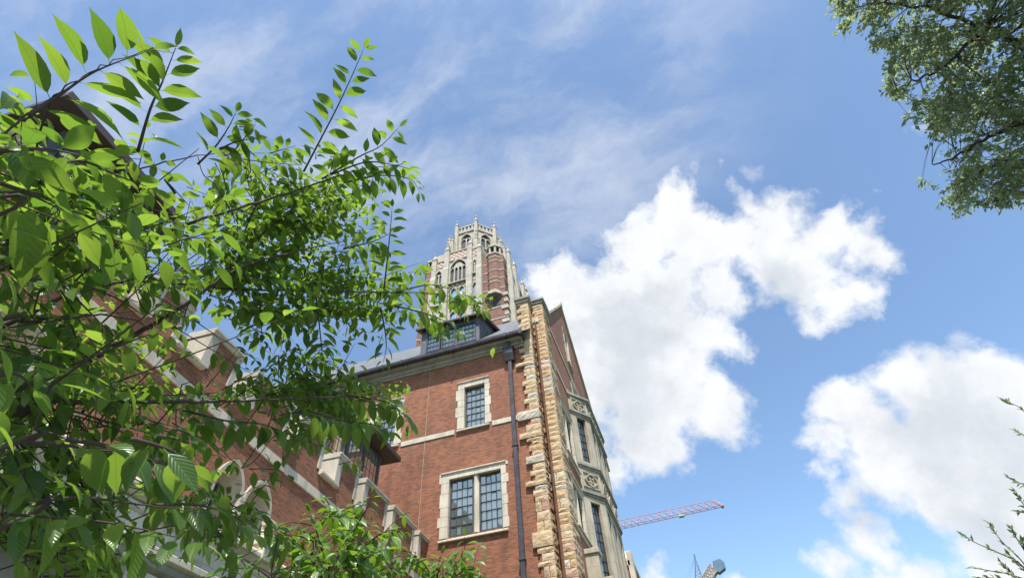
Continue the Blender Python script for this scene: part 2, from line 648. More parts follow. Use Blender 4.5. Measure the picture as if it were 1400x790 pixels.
# ------------------------------------------------------------------ windows
def window(root, fr, a0, a1, z0, z1, lights, cols, rows, jamb=0.16, sill=0.12, head=0.14, tooth=True, sillproj=0.09, glass=None, name='window'):
    """stone surround (part) > glazing bars, pane.  a0..a1, z0..z1 = outer size; lights=[(a0,a1,z0,z1)]"""
    o, A, N = fr
    m = MB(o, A, N)
    li0, li1 = min(l[0] for l in lights), max(l[1] for l in lights)
    lz0, lz1 = min(l[2] for l in lights), max(l[3] for l in lights)
    # jamb stones, toothed into the brick
    for side in (0, 1):
        z = z0+sill
        k = side
        while z < z1-0.02:
            hh = min(rng.uniform(0.26, 0.46), z1-z)
            if z1-z-hh < 0.1:
                hh = z1-z
            ex = (rng.choice([0.03, 0.055, 0.07]) if k % 2 else 0.0) if tooth else 0
            if side == 0:
                m.box(a0-ex, li0-0.005, -0.3, 0.018, z+0.002, z+hh-0.003)
            else:
                m.box(li1+0.005, a1+ex, -0.3, 0.018, z+0.002, z+hh-0.003)
            z += hh
            k += 1
    m.box(li0-0.005, li1+0.005, -0.3, 0.016, lz1, z1)
    m.prism_cz([(0.018, z1-0.055), (0.06, z1-0.035), (0.06, z1), (0.018, z1+0.012)], a0-0.015, a1+0.015)   # drip moulding
    m.prism_cz([(-0.3, z0), (sillproj, z0), (sillproj, z0+0.05), (-0.13, lz0), (-0.3, lz0)], a0, a1)
    for i in range(len(lights)-1):
        b0, b1 = lights[i][1], lights[i+1][0]
        m.prism_ac([(b0, -0.28), (b0, -0.10), ((b0*2+b1)/3, -0.02), ((b0+2*b1)/3, -0.02), (b1, -0.10), (b1, -0.28)], lz0, lz1)
    so = m.build(name, STONE_S, root, bevel=0.006)
    fm = MB(o, A, N)
    pm = MB(o, A, N)
    for (b0, b1, y0, y1) in lights:
        fw = 0.045
        fm.box(b0, b0+fw, -0.19, -0.10, y0, y1)
        fm.box(b1-fw, b1, -0.19, -0.10, y0, y1)
        fm.box(b0+fw, b1-fw, -0.19, -0.10, y0, y0+fw)
        fm.box(b0+fw, b1-fw, -0.19, -0.10, y1-fw, y1)
        i0, i1, j0, j1 = b0+fw, b1-fw, y0+fw, y1-fw
        for c in range(1, cols):
            x = i0+(i1-i0)*c/cols
            fm.box(x-0.008, x+0.008, -0.165, -0.125, j0, j1)
        for r in range(1, rows):
            y = j0+(j1-j0)*r/rows
            fm.box(i0, i1, -0.168, -0.122, y-0.008, y+0.008)
        for c in range(cols):
            for r in range(rows):
                xa, xb = i0+(i1-i0)*c/cols, i0+(i1-i0)*(c+1)/cols
                ya, yb = j0+(j1-j0)*r/rows, j0+(j1-j0)*(r+1)/rows
                t1, t2 = rng.gauss(0, 0.005), rng.gauss(0, 0.005)
                cc = -0.15
                pm.raw([pm.P(xa, cc-t1-t2, ya), pm.P(xb, cc+t1-t2, ya), pm.P(xb, cc+t1+t2, yb), pm.P(xa, cc-t1+t2, yb)], [(0, 1, 2, 3)])
    fm.build('glazing_bars', LEAD, so)
    pm.build('pane', glass or GLASS, so, recalc=False)
    return so


def rect(a0, a1, z0, z1):
    return [(a0, z0), (a1, z0), (a1, z1), (a0, z1)]


def arch_pts(a0, a1, zs, zt, n=7):
    """pointed arch from left spring over the tip to right spring"""
    w = (a1-a0)/2
    mid = (a0+a1)/2
    h = zt-zs
    rr = (w*w+h*h)/(2*w)
    out = []
    th = math.asin(min(1, h/rr))
    for i in range(n+1):
        t = th*i/n
        out.append((a0+rr-rr*math.cos(t), zs+rr*math.sin(t)))
    left = out
    right = [(2*mid-x, z) for x, z in reversed(left[:-1])]
    return left+right


def ring(m, path_in, path_out, c0, c1):
    """closed-profile band between two polylines"""
    n = len(path_in)
    for i in range(n-1):
        a, b, c, d = path_in[i], path_in[i+1], path_out[i+1], path_out[i]
        m.prism_az([a, b, c, d], c0, c1)


# ------------------------------------------------------------------ main brick building (front y=14, gable end x=-3.05)
D, XR = 14.0, -3.05
main = thing('brick_building', 'tall red brick hall with slate roof, leaded windows and a stone bay, in the middle', 'building', (-6, 16, 0))
FF = ((0, D, 0), (1, 0, 0), (0, -1, 0))
GF = ((XR, 0, 0), (0, 1, 0), (1, 0, 0))

W2 = (-6.53, -4.43, 7.46, 9.55)
W2L = [(-6.27, -5.51, 7.62, 9.33), (-5.33, -4.60, 7.62, 9.33)]
W1 = (-6.06, -4.90, 10.90, 12.88)
W1L = [(-5.81, -5.07, 11.03, 12.64)]
W0 = (-9.42, -8.17, 10.90, 12.88)
W0L = [(-9.16, -8.40, 11.03, 12.64)]


def hole_of(w, lights):
    return rect(lights[0][0]-0.06, lights[-1][1]+0.06, lights[0][2]-0.04, lights[0][3]+0.06)


m = MB(*FF)
m.sheet(rect(-22, -3.2, 0, 14.1), [hole_of(W2, W2L), hole_of(W1, W1L), hole_of(W0, W0L)])
m.build('wall', BRICK, main)
window(main, FF, *W2, W2L, 4, 6)
window(main, FF, *W1, W1L, 4, 6)
window(main, FF, *W0, W0L, 4, 6)
# control joint
m = MB(*FF)
m.box(-7.215, -7.20, -0.01, 0.004, 0, 13.85)
m.build('control_joint', mk_plain('sealant', (0.33, 0.24, 0.18), 0.8), main)
# string course
for a0, a1 in ((-22, -9.5), (-8.09, -6.14), (-4.82, -3.62)):
    m = MB(*FF)
    x = a0
    while x < a1-0.01:
        e = min(x+rng.uniform(0.9, 1.5), a1)
        m.prism_cz([(-0.05, 10.86), (0.03, 10.86), (0.03, 11.03), (-0.05, 11.06)], x+0.002, e-0.002)
        x = e
    m.build('string_course', STONE_S, main, bevel=0.004)
# cornice and gutter
m = MB(*FF)
x = -22.0
while x < -3.52:
    e = min(x+1.9, -3.5)
    m.prism_cz([(-0.1, 13.80), (0.05, 13.80), (0.07, 13.86), (0.13, 13.88), (0.15, 13.97), (0.30, 14.0), (0.34, 14.06), (0.34, 14.10), (-0.1, 14.10)], x+0.002, e-0.002)
    x = e
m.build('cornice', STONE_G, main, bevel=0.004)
m = MB(*FF)
m.prism_cz([(0.30, 14.103), (0.47, 14.05), (0.52, 14.10), (0.53, 14.20), (0.49, 14.20), (0.46, 14.13), (0.30, 14.13)], -22, -3.5)
m.box(-3.55, -3.44, 0.0, 0.54, 14.02, 14.22)
for k in range(9):
    xg = -20.5+k*2.05
    m.box(xg, xg+0.05, 0.30, 0.545, 14.045, 14.215)
m.build('gutter', GUTTER, main)
m = MB(*FF)
m.box(-4.13, -3.995, 0.03, 0.14, 0, 13.30)
for z in (3.2, 6.6, 9.9):
    m.box(-4.16, -3.97, 0.02, 0.165, z, z+0.05)
m.prism_cz([(0.01, 13.22), (0.16, 13.22), (0.26, 13.50), (0.26, 13.72), (0.01, 13.72)], -4.23, -3.89)
m.box(-4.26, -3.86, 0.008, 0.29, 13.72, 13.78)
m.box(-4.12, -4.0, 0.10, 0.30, 13.78, 14.10)
m.build('downpipe', GUTTER, main, bevel=0.01)
# roof
RIDGE_Y, RIDGE_Z = 21.4, 22.35
m = MB()
EY, EZ = 13.52, 14.13
m.raw([(-22, EY, EZ), (-3.2, EY, EZ), (-3.2, RIDGE_Y, RIDGE_Z), (-22, RIDGE_Y, RIDGE_Z)], [(0, 1, 2, 3)])
m.raw([(-22, RIDGE_Y, RIDGE_Z), (-3.2, RIDGE_Y, RIDGE_Z), (-3.2, 30, 16.4), (-22, 30, 16.4)], [(0, 1, 2, 3)])
m.raw([(-22, EY, EZ), (-22, RIDGE_Y, RIDGE_Z), (-22, 30, 16.4)], [(0, 1, 2)])
m.build('roof', SLATE, main)
# gable end wall with its windows
s1 = (17.35, 18.5)
GW = [((16.9, 18.95, 11.1, 13.5), [(17.15, 17.85, 11.28, 13.25), (18.0, 18.7, 11.28, 13.25)]),
      ((16.9, 18.95, 8.45, 10.3), [(17.15, 17.85, 8.62, 10.08), (18.0, 18.7, 8.62, 10.08)]),
      ((20.7, 22.7, 15.15, 16.75), [(20.95, 21.6, 15.3, 16.55), (21.8, 22.45, 15.3, 16.55)]),
      ((20.85, 21.95, 18.1, 20.4), [(21.1, 21.7, 18.25, 20.15)])]
prof = [(14.0, 0), (30.0, 0), (30.0, 16.6), (RIDGE_Y, RIDGE_Z+0.18), (14.2, 15.0), (14.0, 15.0)]
m = MB(*GF)
m.sheet(prof, [hole_of(w, l) for w, l in GW])
m.build('wall', BRICK, main)
for w, l in GW:
    window(main, GF, *w, l, 3, 6, tooth=True)
for zz, e in ((17.02, 27.0), (14.92, 19.2), (11.02, 16.9), (8.3, 19.0), (10.95, 19.0)):
    m = MB(*GF)
    m.box(15.25, e, -0.05, 0.035, zz, zz+0.13)
    m.build('string_course', STONE_S, main, bevel=0.004)
m = MB(*GF)
for (ya, za), (yb, zb) in (((14.3, 15.1), (RIDGE_Y, RIDGE_Z+0.18)), ((RIDGE_Y, RIDGE_Z+0.18), (30.1, 16.5))):
    m.prism_az([(ya, za), (yb, zb), (yb, zb+0.2), (ya, za+0.2)], -0.32, 0.10)
m.prism_az([(RIDGE_Y-0.2, RIDGE_Z+0.2), (RIDGE_Y+0.2, RIDGE_Z+0.2), (RIDGE_Y+0.1, RIDGE_Z+0.6), (RIDGE_Y-0.1, RIDGE_Z+0.6)], -0.32, 0.12)
m.build('gable_coping', STONE_S, main, bevel=0.01)
# back and left closing walls
m = MB()
m.raw([(-22, 14, 0), (-22, 30, 0), (-22, 30, 16.4), (-22, 14, 14)], [(0, 1, 2, 3)])
m.raw([(-22, 30, 0), (-3.05, 30, 0), (-3.05, 30, 16.4), (-22, 30, 16.4)], [(0, 1, 2, 3)])
m.build('wall', BRICK, main)


def rock_block(m, a0, a1, c0, c1, z0, z1, tint, rr):
    """rock faced block: front and right faces bulge"""
    nx = max(2, int((a1-a0)/0.12)+1)
    nz_ = max(2, int((z1-z0)/0.1)+1)
    vs, fs = [], []
    g0 = 0.012
    a0 += g0*0.4
    a1 -= 0
    z0 += g0*0.5
    z1 -= g0*0.5
    for j in range(nz_+1):
        for i in range(nx+1):
            u, v = i/nx, j/nz_
            edge = (i in (0, nx)) or (j in (0, nz_))
            bul = rr.uniform(-0.004, 0.004) if edge else 0.006+rr.uniform(0, 0.022)
            vs.append(m.P(a0+(a1-a0)*u+(0 if edge else rr.uniform(-.015, .015)), c1+bul, z0+(z1-z0)*v))
    for j in range(nz_):
        for i in range(nx):
            k = j*(nx+1)+i
            fs.append((k, k+1, k+nx+2, k+nx+1))
    m.raw(vs, fs, tint)
    # sides
    ny = max(2, int((c1-c0)/0.15)+1)
    vs, fs = [], []
    for j in range(nz_+1):
        for i in range(ny+1):
            u, v = i/ny, j/nz_
            edge = (i in (0, ny)) or (j in (0, nz_))
            vs.append(m.P(a1+(0 if edge else rr.uniform(0.005, .022)), c1+(c0-c1)*u, z0+(z1-z0)*v))
    for j in range(nz_):
        for i in range(ny):
            k = j*(ny+1)+i
            fs.append((k, k+1, k+ny+2, k+ny+1))
    m.raw(vs, fs, tint)
    m.raw([m.P(a0, c0, z0), m.P(a0, c1, z0), m.P(a0, c1, z1), m.P(a0, c0, z1)], [(0, 1, 2, 3)], tint)
    m.raw([m.P(a0, c0, z0), m.P(a1, c0, z0), m.P(a1, c1, z0), m.P(a0, c1, z0)], [(0, 1, 2, 3)], tint)
    m.raw([m.P(a0, c0, z1), m.P(a1, c0, z1), m.P(a1, c1, z1), m.P(a0, c1, z1)], [(0, 1, 2, 3)], tint)


rr = random.Random(21)
# front buttress: brick core with rock faced blocks
for (xl, xr_, yf, depth, ztop, irregular, seed) in ((-3.66, -3.2, 13.93, 0.62, 16.05, True, 3), (-3.215, -2.73, 14.36, 0.99, 16.2, False, 8)):
    rr.seed(seed)
    fr = ((0, yf, 0), (1, 0, 0), (0, -1, 0))
    m = MB(*fr)
    m.box(xl+(0.06 if irregular else -0.02), xr_-0.012, -depth, -0.03, 0, ztop-0.1)
    bo = m.build('corner_buttress', BRICK, main)
    m = MB(*fr)
    z = 0.2
    k = 0
    specials = [(5.6, 0.3, 0.12, 0.5), (7.0, 0.40, 0.10, 0.3), (8.75, 0.15, 0.17, 0.25), (9.25, 0.24, 0.10, 0.86), (10.2, 0.2, 0.25, 0.3), (11.0, 0.32, 0.27, 0.86), (12.9, 0.15, 0.2, 0.45)]
    while z < ztop-0.12:
        hh = min(rr.choice([0.13, 0.16, 0.19, 0.22, 0.27]), ztop-z)
        longb = False
        left = xl+(rr.uniform(-0.05, 0.07) if k % 2 else rr.uniform(0.06, 0.17))
        tint = rr.choice([0.05, 0.15, 0.22, 0.3, 0.36, 0.42, 0.3, 0.25, 0.62, 0.85])
        if irregular and specials and z+hh > specials[0][0]:
            _, hh, ext, tint = specials.pop(0)
            left = xl-ext
            longb = True
        back = depth if rr.random() < 0.7 else rr.uniform(0.3, 0.45)
        if (not longb) and rr.random() < 0.35 and hh > 0.19:
            mid = left+(xr_-left)*rr.uniform(0.35, 0.6)
            rock_block(m, left, mid, -0.2, 0.0, z, z+hh, tint, rr)
            rock_block(m, mid+0.012, xr_, -back, 0.0, z, z+hh, rr.choice([0.1, 0.3, 0.5, 0.68]), rr)
        else:
            rock_block(m, left, xr_, -back, 0.0 if not longb else 0.025, z, z+hh, tint, rr)
        z += hh
        k += 1
    m.build('quoin_stones', RUBBLE, bo)
    m = MB(*fr)
    m.prism_ac([(xl-0.03, -depth), (xl-0.03, 0.06), (xr_+0.05, 0.06), (xr_+0.05, -depth)], ztop-0.12, ztop)
    m.prism_ac([(xl-0.07, -depth), (xl-0.07, 0.11), (xr_+0.09, 0.11), (xr_+0.09, -depth)], ztop, ztop+0.12)
    m.prism_cz([(-depth, ztop+0.12), (0.09, ztop+0.12), (-depth*0.6, ztop+0.34), (-depth, ztop+0.34)], xl-0.05, xr_+0.07)
    m.build('cap', STONE_G, bo, bevel=0.015)

# canted stone bay on the gable end
B0, B1, B2, B3 = (19.1, 0.0), (20.05, 0.63), (23.7, 0.63), (24.65, 0.0)


def bay_poly(e):
    return [(B0[0]-e*1.2, 0.0), (B1[0]-e*0.6, B1[1]+e), (B2[0]+e*0.6, B2[1]+e), (B3[0]+e*1.2, 0.0)]


bay = MB(*GF)
facets = [(B0, B1), (B1, B2), (B2, B3)]


def facet_frame(p, q):
    P0 = Vector((XR+p[1], p[0], 0))
    Q0 = Vector((XR+q[1], q[0], 0))
    A = (Q0-P0).normalized()
    N = Vector((A.y, -A.x, 0))
    return (P0, A, N), (Q0-P0).length


bay_windows = [(7.5, 10.25), (11.85, 13.95)]
for (p, q) in facets:
    fr, ln = facet_frame(p, q)
    m = MB(*fr)
    holes = []
    nl = 1 if ln < 2 else 3
    lights = []
    for i in range(nl):
        w = ln/nl
        lights.append((i*w+w*0.27+0.02, (i+1)*w-w*0.22))
    for (z0, z1) in bay_windows:
        for l in lights:
            holes.append(rect(l[0], l[1], z0, z1))
    m.sheet(rect(0, ln, 0, 14.95), holes)
    for (z0, z1) in bay_windows:
        for l in lights:
            # splayed reveal
            for (x0, x1) in ((l[0], l[0]+0.03), (l[1]-0.03, l[1])):
                m.box(x0, x1, -0.25, -0.004, z0, z1)
            m.box(l[0], l[1], -0.25, -0.004, z1-0.03, z1)
            m.box(l[0], l[1], -0.25, -0.004, z0, z0+0.03)
    bay.v, bay.f, bay.t, bay.uv = bay.v, bay.f, bay.t, bay.uv
    bay.raw([Vector(v) for v in m.v], m.f, 1.0)
bayo = bay.build('stone_bay', STONE_B, main)
m = MB(*GF)
for (z0, z1, e) in ((14.82, 14.92, 0.06), (14.92, 15.05, 0.12), (14.02, 14.10, 0.05), (14.10, 14.2, 0.10), (11.55, 11.63, 0.05), (11.63, 11.76, 0.10), (10.42, 10.5, 0.05), (10.5, 10.62, 0.10), (7.2, 7.36, 0.08)):
    m.prism_ac(bay_poly(e), z0, z1)
m.prism_ac(bay_poly(0.02), 15.05, 15.4, top=[(19.3, 0.0), (20.2, 0.1), (23.5, 0.1), (24.4, 0.0)])
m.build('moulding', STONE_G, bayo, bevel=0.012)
BAYGLASS = mk_glass('bay_glass', 0.22, (0.7, 0.78, 0.8), (0.03, 0.035, 0.04))
for (p, q) in facets:
    fr, ln = facet_frame(p, q)
    nl = 1 if ln < 2 else 3
    w = ln/nl
    for i in range(nl):
        l0, l1 = i*w+w*0.27+0.02, (i+1)*w-w*0.22
        for (z0, z1) in bay_windows:
            f2, g2 = MB(*fr), MB(*fr)
            cols, rows = 3, 6 if z0 > 10 else 8
            for c in range(cols+1):
                x = l0+0.04+(l1-l0-0.08)*c/cols
                f2.box(x-0.014, x+0.014, -0.18, -0.13, z0, z1)
            for r_ in range(rows+1):
                y = z0+0.03+(z1-z0-0.06)*r_/rows
                f2.box(l0, l1, -0.185, -0.125, y-0.014, y+0.014)
            for c in range(cols):
                for r_ in range(rows):
                    xa, xb = l0+(l1-l0)*c/cols, l0+(l1-l0)*(c+1)/cols
                    ya, yb = z0+(z1-z0)*r_/rows, z0+(z1-z0)*(r_+1)/rows
                    t1, t2 = rng.gauss(0, .005), rng.gauss(0, .005)
                    g2.raw([g2.P(xa, -0.155-t1-t2, ya), g2.P(xb, -0.155+t1-t2, ya), g2.P(xb, -0.155+t1+t2, yb), g2.P(xa, -0.155-t1+t2, yb)], [(0, 1, 2, 3)])
            f2.build('glazing_bars', LEAD, bayo)
            g2.build('pane', BAYGLASS, bayo, recalc=False)
        # quatrefoil panels
        cx = i*w+w*0.5
        for zc in (14.51, 11.08):
            o2 = MB(*fr)
            hw, hh = min(w*0.36, 0.55), 0.27
            o2.box(cx-hw-0.05, cx+hw+0.05, 0.0, 0.05, zc+hh, zc+hh+0.05)
            o2.box(cx-hw-0.05, cx+hw+0.05, 0.0, 0.05, zc-hh-0.05, zc-hh)
            o2.box(cx-hw-0.05, cx-hw, 0.0, 0.05, zc-hh, zc+hh)
            o2.box(cx+hw, cx+hw+0.05, 0.0, 0.05, zc-hh, zc+hh)
            n = 28
            inn, outp = [], []
            for k in range(n+1):
                t = 2*math.pi*k/n
                rad = 0.17*(1+0.32*abs(math.cos(2*t)))
                inn.append((cx+rad*1.25*math.cos(t), zc+rad*math.sin(t)))
                outp.append((cx+(rad+0.05)*1.25*math.cos(t), zc+(rad+0.05)*math.sin(t)))
            ring(o2, inn, outp, 0.0, 0.07)
            for k in range(4):
                t = math.pi/4+k*math.pi/2
                o2.prism_az([(cx+0.09*math.cos(t)*1.3+0.05*math.cos(s_), zc+0.09*math.sin(t)+0.05*math.sin(s_)) for s_ in [j*math.pi/3 for j in range(6)]], 0.0, 0.06)
            o2.build('carved_panel', STONE_B, bayo, bevel=0.006)

# low stone porch parapet in front of the gable end
pp = on_y(797, 752, 17.6)
pq = on_y(817, 752, 17.6)
m = MB((0, 17.6, 0), (1, 0, 0), (0, -1, 0))
m.box(pp.x, pq.x, -0.5, 0.0, 0, pp.z)
m.box(pp.x-0.04, pq.x+0.05, -0.54, 0.05, pp.z-0.14, pp.z+0.02)
m.box(XR+0.002, pp.x-0.002, -0.45, -0.1, 0, pp.z-0.45)
m.box(pq.x+0.003, pq.x+0.35, -0.4, -0.05, 0, pp.z-0.85)
m.build('porch_parapet', STONE_B, main, bevel=0.015)

# roof dormer of the main building (shed roof)
m = MB((0, 14.55, 0), (1, 0, 0), (0, -1, 0))
m.sheet(rect(-8.0, -5.45, 14.9, 16.48), [rect(-7.75, -6.47, 15.24, 16.25), rect(-6.40, -5.58, 15.24, 16.25)])
m.prism_cz([(-0.02, 14.95), (-2.4, 17.3), (-2.4, 17.6), (-0.02, 16.6)], -5.48, -5.45)
m.prism_cz([(-0.02, 14.95), (-2.4, 17.3), (-2.4, 17.6), (-0.02, 16.6)], -8.0, -7.97)
dz = 0.0
for k in range(6):
    z = 15.2+k*0.24
    m.box(-5.45, -5.43, -0.9-0.2*k, -0.04, z, z+0.02)
do = m.build('dormer', SIDING, main)
m = MB((0, 14.55, 0), (1, 0, 0), (0, -1, 0))
m.prism_cz([(0.24, 16.40), (0.24, 16.50), (-2.5, 17.66), (-2.5, 17.52)], -8.2, -5.24)
m.build('dormer_roof', TIMBER, do, bevel=0.01)
fm = MB((0, 14.55, 0), (1, 0, 0), (0, -1, 0))
pm = MB((0, 14.55, 0), (1, 0, 0), (0, -1, 0))
for (b0, b1, cols) in ((-7.75, -7.13, 4), (-7.08, -6.47, 4), (-6.40, -5.58, 5)):
    fm.box(b0, b0+0.05, -0.08, 0.03, 15.24, 16.25)
    fm.box(b1-0.05, b1, -0.08, 0.03, 15.24, 16.25)
    fm.box(b0, b1, -0.082, 0.028, 15.22, 15.29)
    fm.box(b0, b1, -0.082, 0.028, 16.2, 16.27)
    for c in range(1, cols):
        x = b0+(b1-b0)*c/cols
        fm.box(x-0.01, x+0.01, -0.05, -0.01, 15.28, 16.2)
    for r_ in range(1, 4):
        z = 15.28+0.92*r_/4
        fm.box(b0, b1, -0.052, -0.008, z-0.01, z+0.01)
    pm.raw([pm.P(b0, -0.03, 15.26), pm.P(b1, -0.03, 15.26), pm.P(b1, -0.03, 16.22), pm.P(b0, -0.03, 16.22)], [(0, 1, 2, 3)])
fm.build('dormer_window', LEAD, do)
pm.build('pane', GLASS_T, do, recalc=False)

# far gabled range beyond the bay
far = thing('brick_range', 'far red brick range with pale stone coping, just showing past the stone bay', 'building', (-6, 40, 0))
m = MB((-3.0, 0, 0), (0, 1, 0), (1, 0, 0))
m.prism_az([(30.3, 0), (48, 0), (48, 6), (36.5, 11.6), (31.6, 12.2), (30.3, 11.3)], -8, 0)
m.build('wall', BRICK, far)
m = MB((-3.0, 0, 0), (0, 1, 0), (1, 0, 0))
m.prism_az([(30.2, 11.3), (31.6, 12.25), (31.6, 12.5), (30.2, 11.55)], -0.4, 0.1)
m.prism_az([(31.6, 12.25), (36.5, 11.65), (36.5, 11.9), (31.6, 12.5)], -0.4, 0.1)
m.box(30.3, 48, -0.02, 0.05, 10.0, 10.2)
m.box(30.2, 31.0, 0.0, 0.25, 9.6, 12.0)
m.build('coping', STONE_S, far)

# ------------------------------------------------------------------ the wing on the left (local frame: a along, c outward)
WA = R(3.14)
W0P = Vector((-6.9, 14, 0))
WN = Vector((math.cos(WA), math.sin(WA), 0))
WT = Vector((-math.sin(WA), math.cos(WA), 0))
WF = (W0P, WT, WN)


def on_w(px, py, off):
    d = ray(px, py)
    t = (W0P+WN*off-CAM).dot(WN)/d.dot(WN)
    p = CAM+d*t
    return (p-W0P).dot(WT), p.z


wing = thing('brick_wing', 'long low red brick wing with battlemented parapet, dormers and pointed windows behind the leafy branches', 'building', (-9, 6, 0))
SL = -19.0
arch_pairs = [((-8.27, -7.66), (-7.55, -6.9)), ((-12.75, -12.1), (-11.98, -11.35)), ((-3.6, -2.97), (-2.86, -2.24)), ((-17.2, -16.6), (-16.5, -15.9))]
holes = []
for pr in arch_pairs:
    for (a0, a1) in pr:
        holes.append([(a0, 3.0)]+arch_pts(a0, a1, 5.48, 5.98)+[(a1, 3.0)])
m = MB(*WF)
m.sheet(rect(SL, 0, 0, 6.93), holes)
m.build('wall', BRICK, wing)
for pr in arch_pairs:
    for (a0, a1) in pr:
        m = MB(*WF)
        pmesh = MB(*WF)
        fmesh = MB(*WF)
        outp = [(a0-0.0, 3.0)]+arch_pts(a0, a1, 5.48, 5.98)+[(a1, 3.0)]
        inn = [(a0+0.07, 3.0)]+arch_pts(a0+0.07, a1-0.07, 5.44, 5.84)+[(a1-0.07, 3.0)]
        hood = [(a0-0.055, 3.0)]+arch_pts(a0-0.055, a1+0.055, 5.48, 6.06)+[(a1+0.055, 3.0)]
        ring(m, outp, hood, -0.05, 0.05)
        n = len(outp)
        for i in range(n-1):     # splayed reveal
            m.raw([m.P(outp[i][0], 0.0, outp[i][1]), m.P(outp[i+1][0], 0.0, outp[i+1][1]), m.P(inn[i+1][0], -0.3, inn[i+1][1]), m.P(inn[i][0], -0.3, inn[i][1])], [(0, 1, 2, 3)])
        pmesh.raw([pmesh.P(a, -0.28, z) for a, z in inn], [tuple(range(n))])
        for k in range(1, 3):
            x = a0+0.07+(a1-a0-0.14)*k/3
            fmesh.box(x-0.01, x+0.01, -0.275, -0.25, 3.0, 5.75)
        for k in range(9):
            z = 3.1+k*0.3
            fmesh.box(a0+0.07, a1-0.07, -0.277, -0.248, z, z+0.02)
        so = m.build('arched_window', STONE_W, wing)
        pmesh.build('pane', GLASS, so, recalc=False)
        fmesh.build('glazing_bars', LEAD, so)
m = MB(*WF)
x = SL
while x < -0.01:
    e = min(x+rng.uniform(1.0, 1.3), 0)
    m.prism_cz([(-0.05, 6.40), (0.03, 6.40), (0.03, 6.57), (-0.05, 6.60)], x+0.002, e-0.002)
    x = e
m.build('string_course', STONE_S, wing, bevel=0.004)
# battlemented parapet: merlons with stone cheeks and copings, crenels with stone sills
cheeks = [-18.0, -16.8, -15.6, -14.4, -13.15, -11.9, -10.65, -9.42, -8.22, -6.72, -5.18, -3.92, -2.36, -0.66]
gaps = {-9.42: 0.5, -5.18: 0.55, -8.22: 0.42, -11.9: 0.5}
for i, c0 in enumerate(cheeks):
    end = (cheeks[i+1]-gaps.get(cheeks[i+1], 0.30)) if i+1 < len(cheeks) else 0.0
    m = MB(*WF)
    m.box(c0+0.2, end-(0.12 if end < 0 else 0), -0.42, 0.0, 6.93, 7.54)
    mo = m.build('merlon', BRICK, wing)
    m = MB(*WF)
    m.box(c0, c0+0.2, -0.43, 0.022, 6.97, 7.54)
    m.build('cheek_stone', STONE_W, mo, bevel=0.006)
    if end < 0:
        m = MB(*WF)
        m.box(end-0.12, end, -0.43, 0.022, 6.97, 7.54)
        m.build('cheek_stone', STONE_W, mo, bevel=0.006)
    m = MB(*WF)
    m.prism_cz([(-0.47, 7.543), (0.03, 7.543), (0.05, 7.56), (0.05, 7.60), (0.075, 7.61), (0.075, 7.66), (-0.47, 7.69)], c0-0.02, end+0.02 if end < 0 else 0)
    m.build('coping', STONE_W, mo, bevel=0.006)
    gp = gaps.get(c0, 0.30)
    m = MB(*WF)
    m.prism_cz([(-0.42, 6.93), (0.06, 6.86), (0.10, 6.89), (0.10, 6.94), (-0.30, 7.14), (-0.42, 7.14)], c0-gp-0.04, c0+0.10)
    m.build('crenel_sill', STONE_W, wing, bevel=0.006)
# wing roof
m = MB(*WF)
vs = [m.P(SL, -0.5, 7.3), m.P(0.6, -0.5, 7.3), m.P(0.6, -4.6, 11.35), m.P(SL, -4.6, 11.35), m.P(SL, -9, 7.0), m.P(0.6, -9, 7.0)]
m.raw(vs, [(0, 1, 2, 3), (3, 2, 5, 4), (0, 3, 4)])
m.build('roof', SLATE, wing)
m = MB(*WF)
m.prism_cz([(-0.62, 7.45), (-0.48, 7.42), (-0.46, 7.55), (-0.60, 7.56)], SL, 0)
m.build('gutter', GUTTER, wing)
m = MB(*WF)
m.box(SL, 0.5, -8.9, -0.43, 0, 6.9)
m.build('wall', BRICK, wing)


